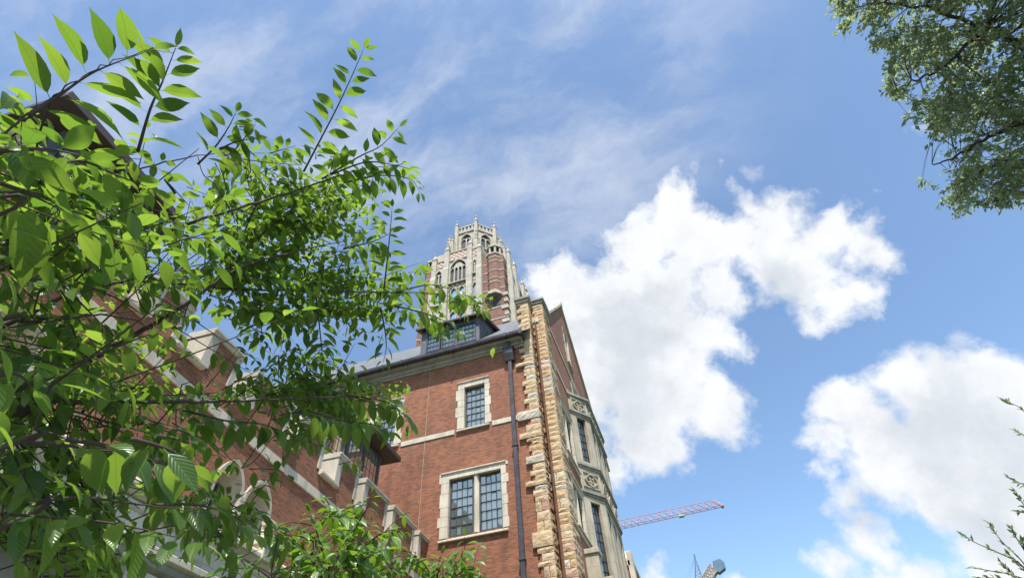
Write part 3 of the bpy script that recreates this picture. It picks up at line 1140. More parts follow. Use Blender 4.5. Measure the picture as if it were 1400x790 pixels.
# dormers on the wing, hipped roofs with wide dark eaves
def wing_dormer(s0, s1, zeave, cface):
    m = MB(*WF)
    m.box(s0, s1, -4.2, cface, 7.35, zeave+0.02)
    for k in range(12):
        z = 7.5+k*0.14
        if z < zeave-0.05:
            m.box(s0-0.012, s1+0.012, -4.0, cface-0.02, z, z+0.015)
    do = m.build('dormer', SIDING, wing)
    ov = 0.42
    m = MB(*WF)
    e = zeave-0.12
    a0, a1, cf, cb = s0-ov, s1+ov, cface+ov, -4.6
    rid = zeave+0.95
    mid = (s0+s1)/2
    lo = [m.P(a0, cf, e), m.P(a1, cf, e), m.P(a1, cb, e), m.P(a0, cb, e)]
    up = [m.P(a0, cf, e+0.13), m.P(a1, cf, e+0.13), m.P(a1, cb, e+0.13), m.P(a0, cb, e+0.13)]
    r0, r1 = m.P(mid, cf-1.5, rid), m.P(mid, cb, rid)
    m.raw(lo+up+[r0, r1], [(0, 1, 2, 3), (0, 1, 5, 4), (1, 2, 6, 5), (3, 0, 4, 7), (2, 3, 7, 6), (4, 5, 8), (5, 6, 9, 8), (7, 4, 8, 9), (6, 7, 9)])
    m.build('dormer_roof', TIMBER, do)
    fm = MB(*WF)
    pm = MB(*WF)
    n = 3
    wz0, wz1 = 7.75, zeave-0.2
    for k in range(n):
        b0 = s0+0.15+(s1-s0-0.3)*k/n
        b1 = s0+0.15+(s1-s0-0.3)*(k+1)/n
        fm.box(b0, b0+0.06, cface, cface+0.05, wz0, wz1)
        fm.box(b1-0.06, b1, cface, cface+0.05, wz0, wz1)
        fm.box(b0, b1, cface, cface+0.048, wz0, wz0+0.06)
        fm.box(b0, b1, cface, cface+0.048, wz1-0.06, wz1)
        for c in range(1, 4):
            x = b0+(b1-b0)*c/4
            fm.box(x-0.006, x+0.006, cface, cface+0.028, wz0, wz1)
        for r_ in range(1, 5):
            z = wz0+(wz1-wz0)*r_/5
            fm.box(b0, b1, cface, cface+0.026, z-0.006, z+0.006)
        pm.raw([pm.P(b0, cface+0.02, wz0), pm.P(b1, cface+0.02, wz0), pm.P(b1, cface+0.02, wz1), pm.P(b0, cface+0.02, wz1)], [(0, 1, 2, 3)])
    # side light
    fm.box(s1+0.0, s1+0.04, cface-0.9, cface-0.84, wz0, wz1)
    fm.box(s1+0.0, s1+0.04, cface-0.18, cface-0.12, wz0, wz1)
    for r_ in range(6):
        z = wz0+(wz1-wz0)*r_/5
        fm.box(s1, s1+0.035, cface-0.9, cface-0.12, z-0.012, z+0.012)
    fm.build('dormer_window', LEAD, do)
    pm.build('pane', GLASS, do, recalc=False)
    return do


OFFE = -0.38
e2 = on_w(548, 631, OFFE)
e1 = on_w(247, 297, OFFE)
e1b = on_w(105, 153, OFFE)
wing_dormer(e2[0]-3.3, e2[0]-0.42, e2[1]+0.12, OFFE-0.42)
wing_dormer(e1b[0]+0.2, e1[0]-0.42, (e1[1]+e1b[1])/2+0.12, OFFE-0.42)
# projecting stone porch / arcade along the foot of the wing
m = MB(*WF)
m.box(SL, -4.2, 0.003, 0.86, 3.93, 4.36)
x = SL
while x < -4.3:
    m.box(x, x+0.6, 0.2, 0.86, 0, 3.78)
    x += 2.3
porch = m.build('porch', STONE, wing)
m = MB(*WF)
m.prism_cz([(0.1, 4.362), (0.90, 4.362), (0.96, 4.41), (1.0, 4.42), (1.0, 4.47), (0.93, 4.50), (0.90, 4.545), (0.1, 4.56)], SL, -4.14)
m.build('cornice', STONE_S, porch, bevel=0.006)
m = MB(*WF)
m.prism_cz([(0.862, 3.90), (0.95, 3.93), (0.95, 4.0), (0.862, 4.04)], SL, -4.18)
m.build('moulding', STONE_S, porch, bevel=0.006)
m = MB(*WF)
m.prism_cz([(0.862, 4.25), (0.90, 4.28), (0.90, 4.33), (0.862, 4.345)], SL, -4.18)
m.build('moulding', STONE_S, porch, bevel=0.006)
m = MB(*WF)
m.prism_cz([(0.1, 3.78), (0.80, 3.78), (0.88, 3.84), (0.90, 3.90), (0.862, 3.928), (0.1, 3.928)], SL, -4.2)
m.box(SL, -4.2, 0.003, 0.35, 0, 3.77)
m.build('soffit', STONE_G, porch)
fs, fz = on_w(355, 765, 0.9)
m = MB(*WF)
m.box(fs-0.12, fs+0.12, 0.78, 1.02, 4.40, 4.60)
m.prism_ac([(fs-0.15, 0.74), (fs+0.15, 0.74), (fs+0.15, 1.06), (fs-0.15, 1.06)], 4.60, 4.66)
m.prism_ac([(fs-0.1, 0.80), (fs+0.1, 0.80), (fs+0.1, 1.0), (fs-0.1, 1.0)], 4.66, 4.88, top=[(fs-0.05, 0.85), (fs+0.05, 0.85), (fs+0.05, 0.95), (fs-0.05, 0.95)])
m.prism_ac([(fs-0.09, 0.82), (fs+0.09, 0.82), (fs+0.09, 0.98), (fs-0.09, 0.98)], 4.88, 4.95)
m.build('finial', STONE_S, porch, bevel=0.008)

# ------------------------------------------------------------------ gothic tower
tower = thing('gothic_tower', 'tall brick and pale stone gothic tower with openwork octagonal crown, rising behind the brick hall', 'tower', (-21.4, 57, 0))
TY = 50.0
TF = ((0, TY, 0), (1, 0, 0), (0, -1, 0))
TX0, TX1 = -28.3, -14.4
TYB = 63.0
RFt = ((TX1, 0, 0), (0, 1, 0), (1, 0, 0))


def gothic_window(root, fr, a0, a1, z0, zs, zt, mullions=1, deep=0.3, trac=True, glass=None, frame=0.22):
    """stone pointed window (part) > pane"""
    m = MB(*fr)
    outp = [(a0-frame, z0)]+arch_pts(a0-frame, a1+frame, zs, zt+frame*1.3)+[(a1+frame, z0)]
    inn = [(a0, z0)]+arch_pts(a0, a1, zs, zt)+[(a1, z0)]
    ring(m, inn, outp, 0.0, deep)
    m.box(a0-frame, a1+frame, 0.0, deep+0.06, z0-0.2, z0)
    for k in range(1, mullions+1):
        x = a0+(a1-a0)*k/(mullions+1)
        m.box(x-0.09, x+0.09, 0.0, deep*0.7, z0, zs+(zt-zs)*0.3)
    if trac:
        for k in range(mullions+1):
            x0 = a0+(a1-a0)*k/(mullions+1)
            x1 = a0+(a1-a0)*(k+1)/(mullions+1)
            w = x1-x0
            ap_i = [(x0+0.08, zs-w*0.4)]+arch_pts(x0+0.08, x1-0.08, zs-w*0.3, zs+w*0.35, 4)+[(x1-0.08, zs-w*0.4)]
            ap_o = [(x0, zs-w*0.4)]+arch_pts(x0, x1, zs-w*0.3, zs+w*0.6, 4)+[(x1, zs-w*0.4)]
            ring(m, ap_i, ap_o, 0.0, deep*0.65)
        if mullions > 1:
            m.prism_az([(a0+0.3, zs+0.25), (a1-0.3, zs+0.25), ((a0+a1)/2+0.3, zt-0.3), ((a0+a1)/2-0.3, zt-0.3)], 0.02, deep*0.4)
    so = m.build('tower_window', STONE_T, root)
    p = MB(*fr)
    p.raw([p.P(a, 0.015, z) for a, z in inn], [tuple(range(len(inn)))])
    p.build('pane', glass or GLASS_D, so, recalc=False)
    return so


# body
m = MB()
m.raw([(TX0, TY, 0), (TX1, TY, 0), (TX1, TYB, 0), (TX0, TYB, 0), (TX0, TY, 55.5), (TX1, TY, 55.5), (TX1, TYB, 55.5), (TX0, TYB, 55.5)],
      [(4, 5, 6, 7), (0, 4, 5, 1), (1, 5, 6, 2), (2, 6, 7, 3), (3, 7, 4, 0)])
m.build('lower_shaft', BRICK_T, tower)
m = MB(*TF)
FX0, FX1 = -26.6, -18.2
m.box(FX0, FX1, -12.8, 0.10, 20, 69.0)
upper = m.build('stone_front', STONE_T, tower)
# brick inner block behind corner turrets
for (x0, x1, y0, y1, z0, z1) in ((-18.15, -14.75, 50.35, 62.6, 55.5, 65.3), (-27.9, -26.65, 50.6, 62.6, 55.5, 65.5)):
    m = MB()
    m.raw([(x0, y0, z0), (x1, y0, z0), (x1, y1, z0), (x0, y1, z0), (x0, y0, z1), (x1, y0, z1), (x1, y1, z1), (x0, y1, z1)],
          [(4, 5, 6, 7), (0, 4, 5, 1), (1, 5, 6, 2), (2, 6, 7, 3), (3, 7, 4, 0)])
    m.build('upper_shaft', BRICK_T, tower)


def octo(cx, cy, r, rot=math.pi/8, n=8):
    return [(cx+r*math.cos(rot+2*math.pi*k/n), cy+r*math.sin(rot+2*math.pi*k/n)) for k in range(n)]


def ident():
    return MB((0, 0, 0), (1, 0, 0), (0, 1, 0))


# right front corner turret: brick octagon with pale wavy bands and a stone lantern
def turret(cx, cy, r, z0, z1, ztop):
    m = ident()
    m.prism_ac(octo(cx, cy, r), z0, z1)
    t = m.build('turret', BRICK_T, tower)
    m = ident()
    z = z0+1.2
    k = 0
    while z < z1-0.6:
        m.prism_ac(octo(cx, cy, r+0.07), z, z+0.15)
        z += (2.2, 0.9, 1.7)[k % 3]
        k += 1
    m.prism_ac(octo(cx, cy, r+0.12), z1-0.3, z1)
    m.build('stone_band', STONE_T, t)
    m = ident()
    rl = r*0.78
    for px_, py_ in octo(cx, cy, rl):
        m.prism_ac(octo(px_, py_, 0.2, 0, 6), z1, ztop-1.4)
    m.prism_ac(octo(cx, cy, rl*0.7), z1, z1+0.5)
    m.prism_ac(octo(cx, cy, rl+0.3), ztop-1.7, ztop-1.25)
    m.prism_ac(octo(cx, cy, rl+0.15), ztop-1.25, ztop-0.4, top=octo(cx, cy, 0.25))
    m.prism_ac(octo(cx, cy, 0.2), ztop-0.4, ztop+0.5, top=octo(cx, cy, 0.06))
    m.build('lantern', STONE_T, t)
    m = ident()
    m.prism_ac(octo(cx, cy, rl*0.8), z1+0.3, ztop-1.7)
    m.build('lantern_core', GLASS_D, t)


turret(-16.4, 51.25, 1.45, 55.5, 65.8, 69.2)
turret(-27.15, 50.9, 1.15, 40.0, 66.6, 69.6)
turret(-27.0, 62.0, 1.15, 40.0, 66.6, 69.6)
turret(-15.2, 62.0, 1.15, 40.0, 66.0, 69.6)
# pale bands round the brick shaft
m = ident()
for z in (38, 41, 44, 46.5, 48.8, 51.2, 53.4, 55.5, 57.6, 59.7, 61.6, 63.6):
    x1 = TX1+0.06 if z < 55.6 else -14.7
    y0 = TY-0.06 if z < 55.6 else 50.29
    m.prism_ac([(FX1+0.05, y0), (x1, y0), (x1, TYB-0.3), (FX1+0.05, TYB-0.3)], z, z+0.2)
    m.prism_ac([(TX0-0.05, y0), (FX0-0.05, y0), (FX0-0.05, TYB-0.3), (TX0-0.05, TYB-0.3)], z, z+0.2)
for k in range(16):
    z = 36+k*1.3
    ex = 0.9 if k % 2 else 0.45
    m.prism_ac([(TX1-ex, TY-0.12), (TX1+0.14, TY-0.12), (TX1+0.14, TY+0.3), (TX1-ex, TY+0.3)], z, z+0.62)
    m.prism_ac([(TX1-0.3, TY+0.32), (TX1+0.14, TY+0.32), (TX1+0.14, TY+0.4+ex*0.6), (TX1-0.3, TY+0.4+ex*0.6)], z, z+0.62)
m.build('stone_band', STONE_T, tower)
# front piers (buttresses) with gabled pinnacle tops
def pier(fr, a, w, z0, z1, proj_, cap=1.5):
    m = MB(*fr)
    m.box(a-w/2, a+w/2, 0.0, proj_, z0, z1-5)
    m.box(a-w*0.42, a+w*0.42, 0.0, proj_*0.75, z1-5, z1)
    m.prism_cz([(0, z1-5), (proj_, z1-5), (proj_*0.75, z1-4.2), (0, z1-4.2)], a-w/2, a+w/2)
    m.prism_ac([(a-w*0.5, 0), (a+w*0.5, 0), (a+w*0.5, proj_*0.85), (a-w*0.5, proj_*0.85)], z1, z1+0.2)
    m.prism_ac([(a-w*0.35, 0.05), (a+w*0.35, 0.05), (a+w*0.35, proj_*0.7), (a-w*0.35, proj_*0.7)], z1+0.2, z1+cap, top=[(a-0.05, proj_*0.3), (a+0.05, proj_*0.3), (a+0.05, proj_*0.4), (a-0.05, proj_*0.4)])
    m.box(a-0.13, a+0.13, proj_*0.2, proj_*0.55, z1+cap-0.1, z1+cap+0.12)
    m.build('pier', STONE_T, tower)


for a, w in ((FX0+0.4, 0.9), (-24.05, 0.95), (-20.05, 0.95), (-18.45, 0.9)):
    pier(TF, a, w, 20, 69.2 if a in (-24.05, -20.05) else 67.6, 0.75)
for a in (51.5, 54.5, 59.0, 62.0):
    pier(RFt, a, 0.8, 20, 66.5, 0.7)
# front windows
gothic_window(upper, (Vector((0, TY-0.1, 0)), Vector((1, 0, 0)), Vector((0, -1, 0))), -23.3, -20.7, 61.0, 64.2, 66.1, 3, 0.4)
gothic_window(upper, (Vector((0, TY-0.1, 0)), Vector((1, 0, 0)), Vector((0, -1, 0))), -25.85, -24.85, 61.6, 63.6, 64.7, 1, 0.3)
gothic_window(upper, (Vector((0, TY-0.1, 0)), Vector((1, 0, 0)), Vector((0, -1, 0))), -19.5, -18.95, 62.0, 64.2, 65.0, 1, 0.3, True)
UF = (Vector((0, TY-0.1, 0)), Vector((1, 0, 0)), Vector((0, -1, 0)))
for (a0, a1) in ((-23.1, -22.2), (-21.8, -20.9), (-25.7, -25.0), (-19.55, -18.9)):
    for zb in (46.5, 52.0, 57.0):
        gothic_window(upper, UF, a0, a1, zb, zb+1.9, zb+2.7, 0, 0.3, False, GLASS_T, 0.14)
# carved and chequered panels
CHK = Mat('chequer_panel', 0.85)
ck = CHK.n('ShaderNodeTexChecker')
CHK.L(CHK.wall_uv(), ck.inputs['Vector'])
ck.inputs['Scale'].default_value = 2.6
ck.inputs['Color1'].default_value = (0.58, 0.52, 0.43, 1)
ck.inputs['Color2'].default_value = (0.27, 0.11, 0.075, 1)
CHKM = CHK.color(ck.outputs['Color'])
m = MB(*UF)
for (a0, a1, z0, z1) in ((-23.55, -20.5, 66.75, 68.5), (-26.1, -24.55, 65.6, 67.0), (-19.55, -18.95, 66.2, 68.0), (-23.3, -20.7, 60.0, 60.9), (-25.85, -24.85, 60.3, 61.3), (-19.5, -18.95, 60.6, 61.8), (-23.3, -20.7, 55.0, 56.6), (-23.3, -20.7, 49.8, 51.4)):
    m.box(a0, a1, 0.005, 0.06, z0, z1)
m.build('chequer_panel', CHKM, upper)
m = MB(*UF)
for (a0, a1, z0) in ((-23.6, -20.45, 68.55), (-26.2, -24.5, 67.05), (-19.6, -18.9, 68.0), (-23.6, -20.45, 66.5), (-23.6, -20.45, 59.7), (-26.2, -24.5, 59.9)):
    m.box(a0, a1, 0.0, 0.16, z0, z0+0.22)
m.build('string_course', STONE_T, upper)
# small square window in the brick corner, oriel heads
for (a0, a1, z0, z1) in ((-16.6, -15.4, 53.9, 55.1), (-15.9, -14.9, 46.6, 48.0)):
    m = MB(*TF)
    m.box(a0, a1, 0.0, 0.05, z0, z1)
    wq = m.build('tower_window', GLASS_D, tower)
m = ident()
m.prism_ac(octo(-16.35, 50.45, 1.2), 56.2, 57.0, top=octo(-16.35, 50.45, 0.9))
m.prism_ac(octo(-16.35, 50.4, 1.5), 55.7, 56.2)
m.build('carved_corbel', STONE_T, tower)
# right face: windows and dark slits between piers
for (a0, a1) in ((52.2, 53.8), (55.4, 58.2), (59.8, 61.3)):
    gothic_window(tower, RFt, a0, a1, 56, 61.0, 62.8, 1, 0.4, False)
m = MB(*RFt)
m.box(52, 61.5, -0.35, 0.06, 55.5, 65.2)
m.build('stone_front', STONE_T, tower)

# octagonal crown
OCX, OCY, OA = -22.0, 57.2, 4.25
ORr = OA/math.cos(math.pi/8)
OZ0, OZ1 = 66, 77.6
m = ident()
m.prism_ac(octo(OCX, OCY, ORr), OZ0, OZ1)
crown = m.build('crown', STONE_T, tower)
verts8 = octo(OCX, OCY, ORr)
for k in range(8):
    p = Vector((*verts8[k], 0))
    q = Vector((*verts8[(k+1) % 8], 0))
    A = (q-p).normalized()
    N = Vector((A.y, -A.x, 0))
    ln = (q-p).length
    fr = (p, A, N)
    if N.y < 0.4 and N.x > -0.9:
        gothic_window(crown, fr, ln/2-0.95, ln/2+0.95, 72.5, 75.0, 76.6, 1, 0.35, True)
    m = MB(*fr)
    m.box(-0.05, ln+0.05, 0.0, 0.2, OZ1-0.15, OZ1+0.15)
    m.box(0, ln, 0.0, 0.16, 71.7, 71.95)
    # pierced parapet
    m.box(0, ln, -0.3, 0.08, OZ1+0.15, OZ1+0.55)
    m.box(0, ln, -0.3, 0.12, OZ1+1.55, OZ1+1.85)
    nb = 5
    for j in range(nb+1):
        x = ln*j/nb
        m.box(x-0.17, x+0.17, -0.28, 0.06, OZ1+0.55, OZ1+1.55)
    m.build('parapet', STONE_T, crown)
for k in range(8):
    cx, cy = verts8[k]
    m = ident()
    dx, dy = (cx-OCX)/ORr, (cy-OCY)/ORr
    for (off, w, z0, z1) in ((0.25, 0.42, OZ0, OZ1+2.1),):
        m.prism_ac(octo(cx+dx*off, cy+dy*off, w, math.pi/4, 4), z0, z1)
        m.prism_ac(octo(cx+dx*off, cy+dy*off, w+0.1, math.pi/4, 4), z1, z1+0.2)
        m.prism_ac(octo(cx+dx*off, cy+dy*off, w*0.75, math.pi/4, 4), z1+0.2, z1+1.5, top=octo(cx+dx*off, cy+dy*off, 0.08, math.pi/4, 4))
        m.prism_ac(octo(cx+dx*off, cy+dy*off, 0.2), z1+1.3, z1+1.5)
        m.prism_ac(octo(cx+dx*off, cy+dy*off, 0.07), z1+1.5, z1+2.0)
    # flying buttress stepping down with its own pinnacles
    for (off, w, z1) in ((1.25, 0.36, 74.4), (2.2, 0.38, 71.9)):
        m.prism_ac(octo(cx+dx*off, cy+dy*off, w, math.pi/4, 4), OZ0, z1)
        m.prism_ac(octo(cx+dx*off, cy+dy*off, w+0.08, math.pi/4, 4), z1, z1+0.15)
        m.prism_ac(octo(cx+dx*off, cy+dy*off, w*0.8, math.pi/4, 4), z1+0.15, z1+1.1, top=octo(cx+dx*off, cy+dy*off, 0.07, math.pi/4, 4))
        m.prism_ac(octo(cx+dx*off, cy+dy*off, 0.2), z1+0.95, z1+1.2)
    fr = (Vector((cx, cy, 0)), Vector((dx, dy, 0)), Vector((-dy, dx, 0)))
    f2 = MB(*fr)
    f2.prism_az([(0, 75.6), (1.25, 73.8), (2.2, 71.4), (2.2, 66), (1.25, 66), (0, 66)], -0.18, 0.18)
    m.raw([Vector(v) for v in f2.v], f2.f)
    m.build('pinnacle', STONE_T, crown)

# ------------------------------------------------------------------ cranes
RED = mk_plain('hazed_red_paint', (0.50, 0.25, 0.24), 0.6)  # red paled in the colour itself to stand in for distance haze
crane = thing('tower_crane', 'red lattice tower crane whose jib reaches out past the stone bay', 'crane', (-52, 154.6, 0))
JA, JB = Vector((-52, 154.5, 60)), Vector((12.9, 149.75, 60.2))
jd = (JB-JA).normalized()
js = Vector((-jd.y, jd.x, 0))
jl = (JB-JA).length
m = MB()
top0, top1 = JA+Vector((0, 0, 2.1)), JB+Vector((0, 0, 1.9))-jd*1.8
for s_ in (-0.85, 0.85):
    m.tube([JA+js*s_, JB+js*s_], 0.085, 5)
m.tube([top0, top1], 0.09, 5)
n = 34
for i in range(n):
    t0, t1 = i/n, (i+1)/n
    pa, pb = JA+jd*jl*t0, JA+jd*jl*t1
    tm = top0+(top1-top0)*((t0+t1)/2)
    for s_ in (-0.85, 0.85):
        m.tube([pa+js*s_, tm], 0.055, 4)
        m.tube([pb+js*s_, tm], 0.055, 4)
    m.tube([pa+js*0.85, pa-js*0.85], 0.045, 4)
    m.tube([pa+js*0.85, pb-js*0.85], 0.05, 4)
m.tube([JB+js*0.95, JB-js*0.95], 0.4, 8)
m.tube([JB+js*0.85, top1], 0.1, 4)
m.tube([JB-js*0.85, top1], 0.1, 4)
m.build('jib', RED, crane)
tq = JA+jd*jl*0.83
m = MB((0, tq.y, 0), (1, 0, 0), (0, -1, 0))
m.box(tq.x-0.7, tq.x+0.7, -0.8, 0.8, tq.z-0.55, tq.z-0.15)
m.build('trolley', mk_plain('white_paint', (0.6, 0.6, 0.58), 0.5), crane)
m = MB()
for sx in (-0.9, 0.9):
    for sy in (-0.9, 0.9):
        m.tube([(-52+sx, 154.5+sy, 0), (-52+sx, 154.5+sy, 66)], 0.14, 4)
for k in range(33):
    z = k*2
    for (x0, y0, x1, y1) in ((-.9, -.9, .9, -.9), (.9, -.9, .9, .9), (.9, .9, -.9, .9), (-.9, .9, -.9, -.9)):
        m.tube([(-52+x0, 154.5+y0, z), (-52+x1, 154.5+y1, z+2)], 0.07, 4)
m.build('mast', RED, crane)
m = MB()
m.tube([JA, JA-jd*14], 0.5, 6)
m.build('counter_jib', RED, crane)

GREYC = mk_plain('grey_crane_paint', (0.17, 0.215, 0.27), 0.5)
BLUEC = mk_plain('blue_crane_paint', (0.10, 0.17, 0.24), 0.5)
TANC = mk_plain('tan_crane_paint', (0.36, 0.30, 0.25), 0.6)
lcr = thing('luffing_crane', 'distant grey luffing crane with blue machinery box, low above the bottom edge of the sky', 'crane', (3, 190, 0))
YC = 190.0
tip = on_y(950, 761, YC)
bL, bR = on_y(951, 796, YC), on_y(962, 796, YC)
m = MB()
for q in (bL, bR):
    for dy in (-1.2, 1.2):
        m.tube([q+Vector((0, dy, -8)), q+Vector((0, dy, 0)), tip], [0.2, 0.16, 0.1], 4)
for k in range(7):
    t = k/7
    a = bL.lerp(tip, t)
    b = bR.lerp(tip, t+0.07)
    m.tube([a, b], 0.07, 4)
    m.tube([b, bL.lerp(tip, min(1, t+0.14))], 0.07, 4)
m.tube([tip, tip+Vector((0, 0, 0.9))], 0.3, 5)
m.build('a_frame', GREYC, lcr)
m = MB()
for (x, y) in ((935, 800), (941, 800), (966, 800)):
    m.tube([tip, on_y(x, y, YC)], 0.035, 4)
m.build('cable', GREYC, lcr)
m = MB()
p0, p1 = on_y(962, 798, YC), on_y(976, 776, YC)
dv = (p1-p0)
sv = Vector((dv.z, 0, -dv.x)).normalized()*1.1
for dy in (-1.3, 1.3):
    m.tube([p0+sv+Vector((0, dy, 0)), p1+sv*1.2+Vector((0, dy, 0))], 0.28, 5)
    m.tube([p0-sv+Vector((0, dy, 0)), p1-sv*1.2+Vector((0, dy, 0))], 0.28, 5)
    for k in range(6):
        t = k/6
        m.tube([p0.lerp(p1, t)+sv+Vector((0, dy, 0)), p0.lerp(p1, t+0.16)-sv+Vector((0, dy, 0))], 0.16, 4)
        m.tube([p0.lerp(p1, t)-sv+Vector((0, dy, 0)), p0.lerp(p1, t+0.16)+sv+Vector((0, dy, 0))], 0.16, 4)
m.box(p0.x-1, p1.x-0.3, -YC-0.9, -YC+0.9, p0.z-0.5, p0.z+1.2)
m.build('counter_jib', TANC, lcr)
m = MB((0, YC, 0), (1, 0, 0), (0, -1, 0))
c0, c1 = on_y(978, 782, YC), on_y(988, 764, YC)
m.prism_az([(c0.x-0.4, c0.z+0.4), (c0.x+1.2, c0.z-0.6), (c1.x, c0.z+0.5), (c1.x+0.1, c1.z-1.2), (c1.x-0.9, c1.z), (c0.x+0.2, c1.z-0.4)], -1.4, 1.4)
m.build('machinery_box', BLUEC, lcr, bevel=0.1)
m = MB()
bx = on_y(955, 800, YC).x
for sx in (-0.9, 0.9):
    for sy in (-0.9, 0.9):
        m.tube([(bx+sx, YC+sy, 0), (bx+sx, YC+sy, p0.z-0.2)], 0.16, 4)
for k in range(24):
    z = k*2.1
    m.tube([(bx-.9, YC-.9, z), (bx+.9, YC-.9, z+2.1)], 0.08, 4)
    m.tube([(bx-.9, YC+.9, z), (bx+.9, YC+.9, z+2.1)], 0.08, 4)
m.build('mast', GREYC, lcr)

# ------------------------------------------------------------------ foliage
LEAF_A = mk_leaf('cherry_leaf', (0.04, 0.085, 0.02), (0.09, 0.16, 0.034), (0.12, 0.25, 0.022), (0.36, 0.52, 0.05), 0.50, 0.30)
LEAF_B = mk_leaf('young_tree_leaf', (0.06, 0.125, 0.02), (0.11, 0.20, 0.035), (0.18, 0.36, 0.018), (0.34, 0.54, 0.035), 0.42, 0.28)
LEAF_C = mk_leaf('shade_tree_leaf', (0.11, 0.15, 0.085), (0.18, 0.22, 0.125), (0.28, 0.37, 0.15), (0.42, 0.50, 0.24), 0.55, 0.4, veins=False)

LPROF = [(0.0, 0.02), (0.1, 0.26), (0.25, 0.45), (0.42, 0.5), (0.58, 0.44), (0.73, 0.29), (0.85, 0.13), (0.93, 0.045), (1.0, 0.0)]


def leaf(m, base, d, up, L, width=0.46, fold=0.28, curl=0.5, tint=0.5, petiole=0.12, rr=rng):
    """one blade: folded along its midrib and curling down to the tip"""
    d = d.normalized()
    side = d.cross(up)
    if side.length < 1e-4:
        side = d.orthogonal()
    side.normalize()
    up = side.cross(d).normalized()
    p = base+d*L*petiole
    # petiole
    m.raw([base-side*L*0.008, base+side*L*0.008, p+side*L*0.008, p-side*L*0.008], [(0, 1, 2, 3)], 0.2, [(0.5, 0)]*4)
    vs, fs, uv = [], [], []
    wob = rr.uniform(-0.25, 0.25)
    tw = rr.uniform(-0.5, 0.5)
    n = len(LPROF)
    cen = p.copy()
    dd = d.copy()
    uu = up.copy()
    pt = 0
    for i, (t, w) in enumerate(LPROF):
        st = (t-pt)*L
        ang = -curl*(t-pt)
        dd2 = (dd*math.cos(ang)+uu*math.sin(ang)).normalized()
        uu = side.cross(dd2).normalized()
        dd = dd2
        cen = cen+dd*st
        pt = t
        hw = w*width*L
        sd = (side+uu*tw*t*0.5).normalized()
        lift = uu*fold*hw
        rip = uu*0.03*L*math.sin(t*9+wob*9)*w
        vs += [cen-sd*hw+lift+rip, cen+Vector((0, 0, 0)), cen+sd*hw+lift-rip]
        uv += [(0.5-w*0.98, t), (0.5, t), (0.5+w*0.98, t)]
    for i in range(n-1):
        a = i*3
        fs += [(a, a+1, a+4, a+3), (a+1, a+2, a+5, a+4)]
    m.raw(vs, fs, tint, uv)


GRID = [
    "00000000000000000",
    "00000000000000000",
    "10000000000000000",
    "42000000000000000",
    "85212103410000000",
    "97544216555520000",
    "99876336788852000",
    "99987657999741000",
    "99988779996554000",
    "88877789999877300",
    "64512445899887563",
    "77754410464323221",
    "88976211378510000",
    "89998655688875000",
    "76557663257753000",
    "87666762122110000",
    "98742464220000000",
    "99873677520000000",
    "68875456230000000",
    "15673014130000000",
]


def dens_at(px, py):
    c, r_ = int(px//40), int(py//40)
    if px < 0 or px > 680 or py < 0 or py >= 800:
        return 6 if (-160 < px < 0 and 120 < py < 900) else 0
    return int(GRID[min(r_, 19)][min(c, 16)])


cherry = thing('cherry_tree', 'nearest tree, on the left, large pointed green leaves hanging before the wing and sky', 'tree', (-2.45, 0.15, 0))
fol = MB()
wood = MB()
fr_ = random.Random(5)


def smooth_path(pts, n=8):
    """Catmull-Rom through points"""
    P = [pts[0]+(pts[0]-pts[1])]+list(pts)+[pts[-1]+(pts[-1]-pts[-2])]
    out = []
    for i in range(1, len(P)-2):
        for k in range(n):
            t = k/n
            a, b, c, d = P[i-1], P[i], P[i+1], P[i+2]
            out.append(0.5*((2*b)+(c-a)*t+(2*a-5*b+4*c-d)*t*t+(3*b-a-3*c+d)*t**3))
    out.append(P[-2])
    return out


TR = Vector((-2.45, 0.15, 0))
wood_pts = []
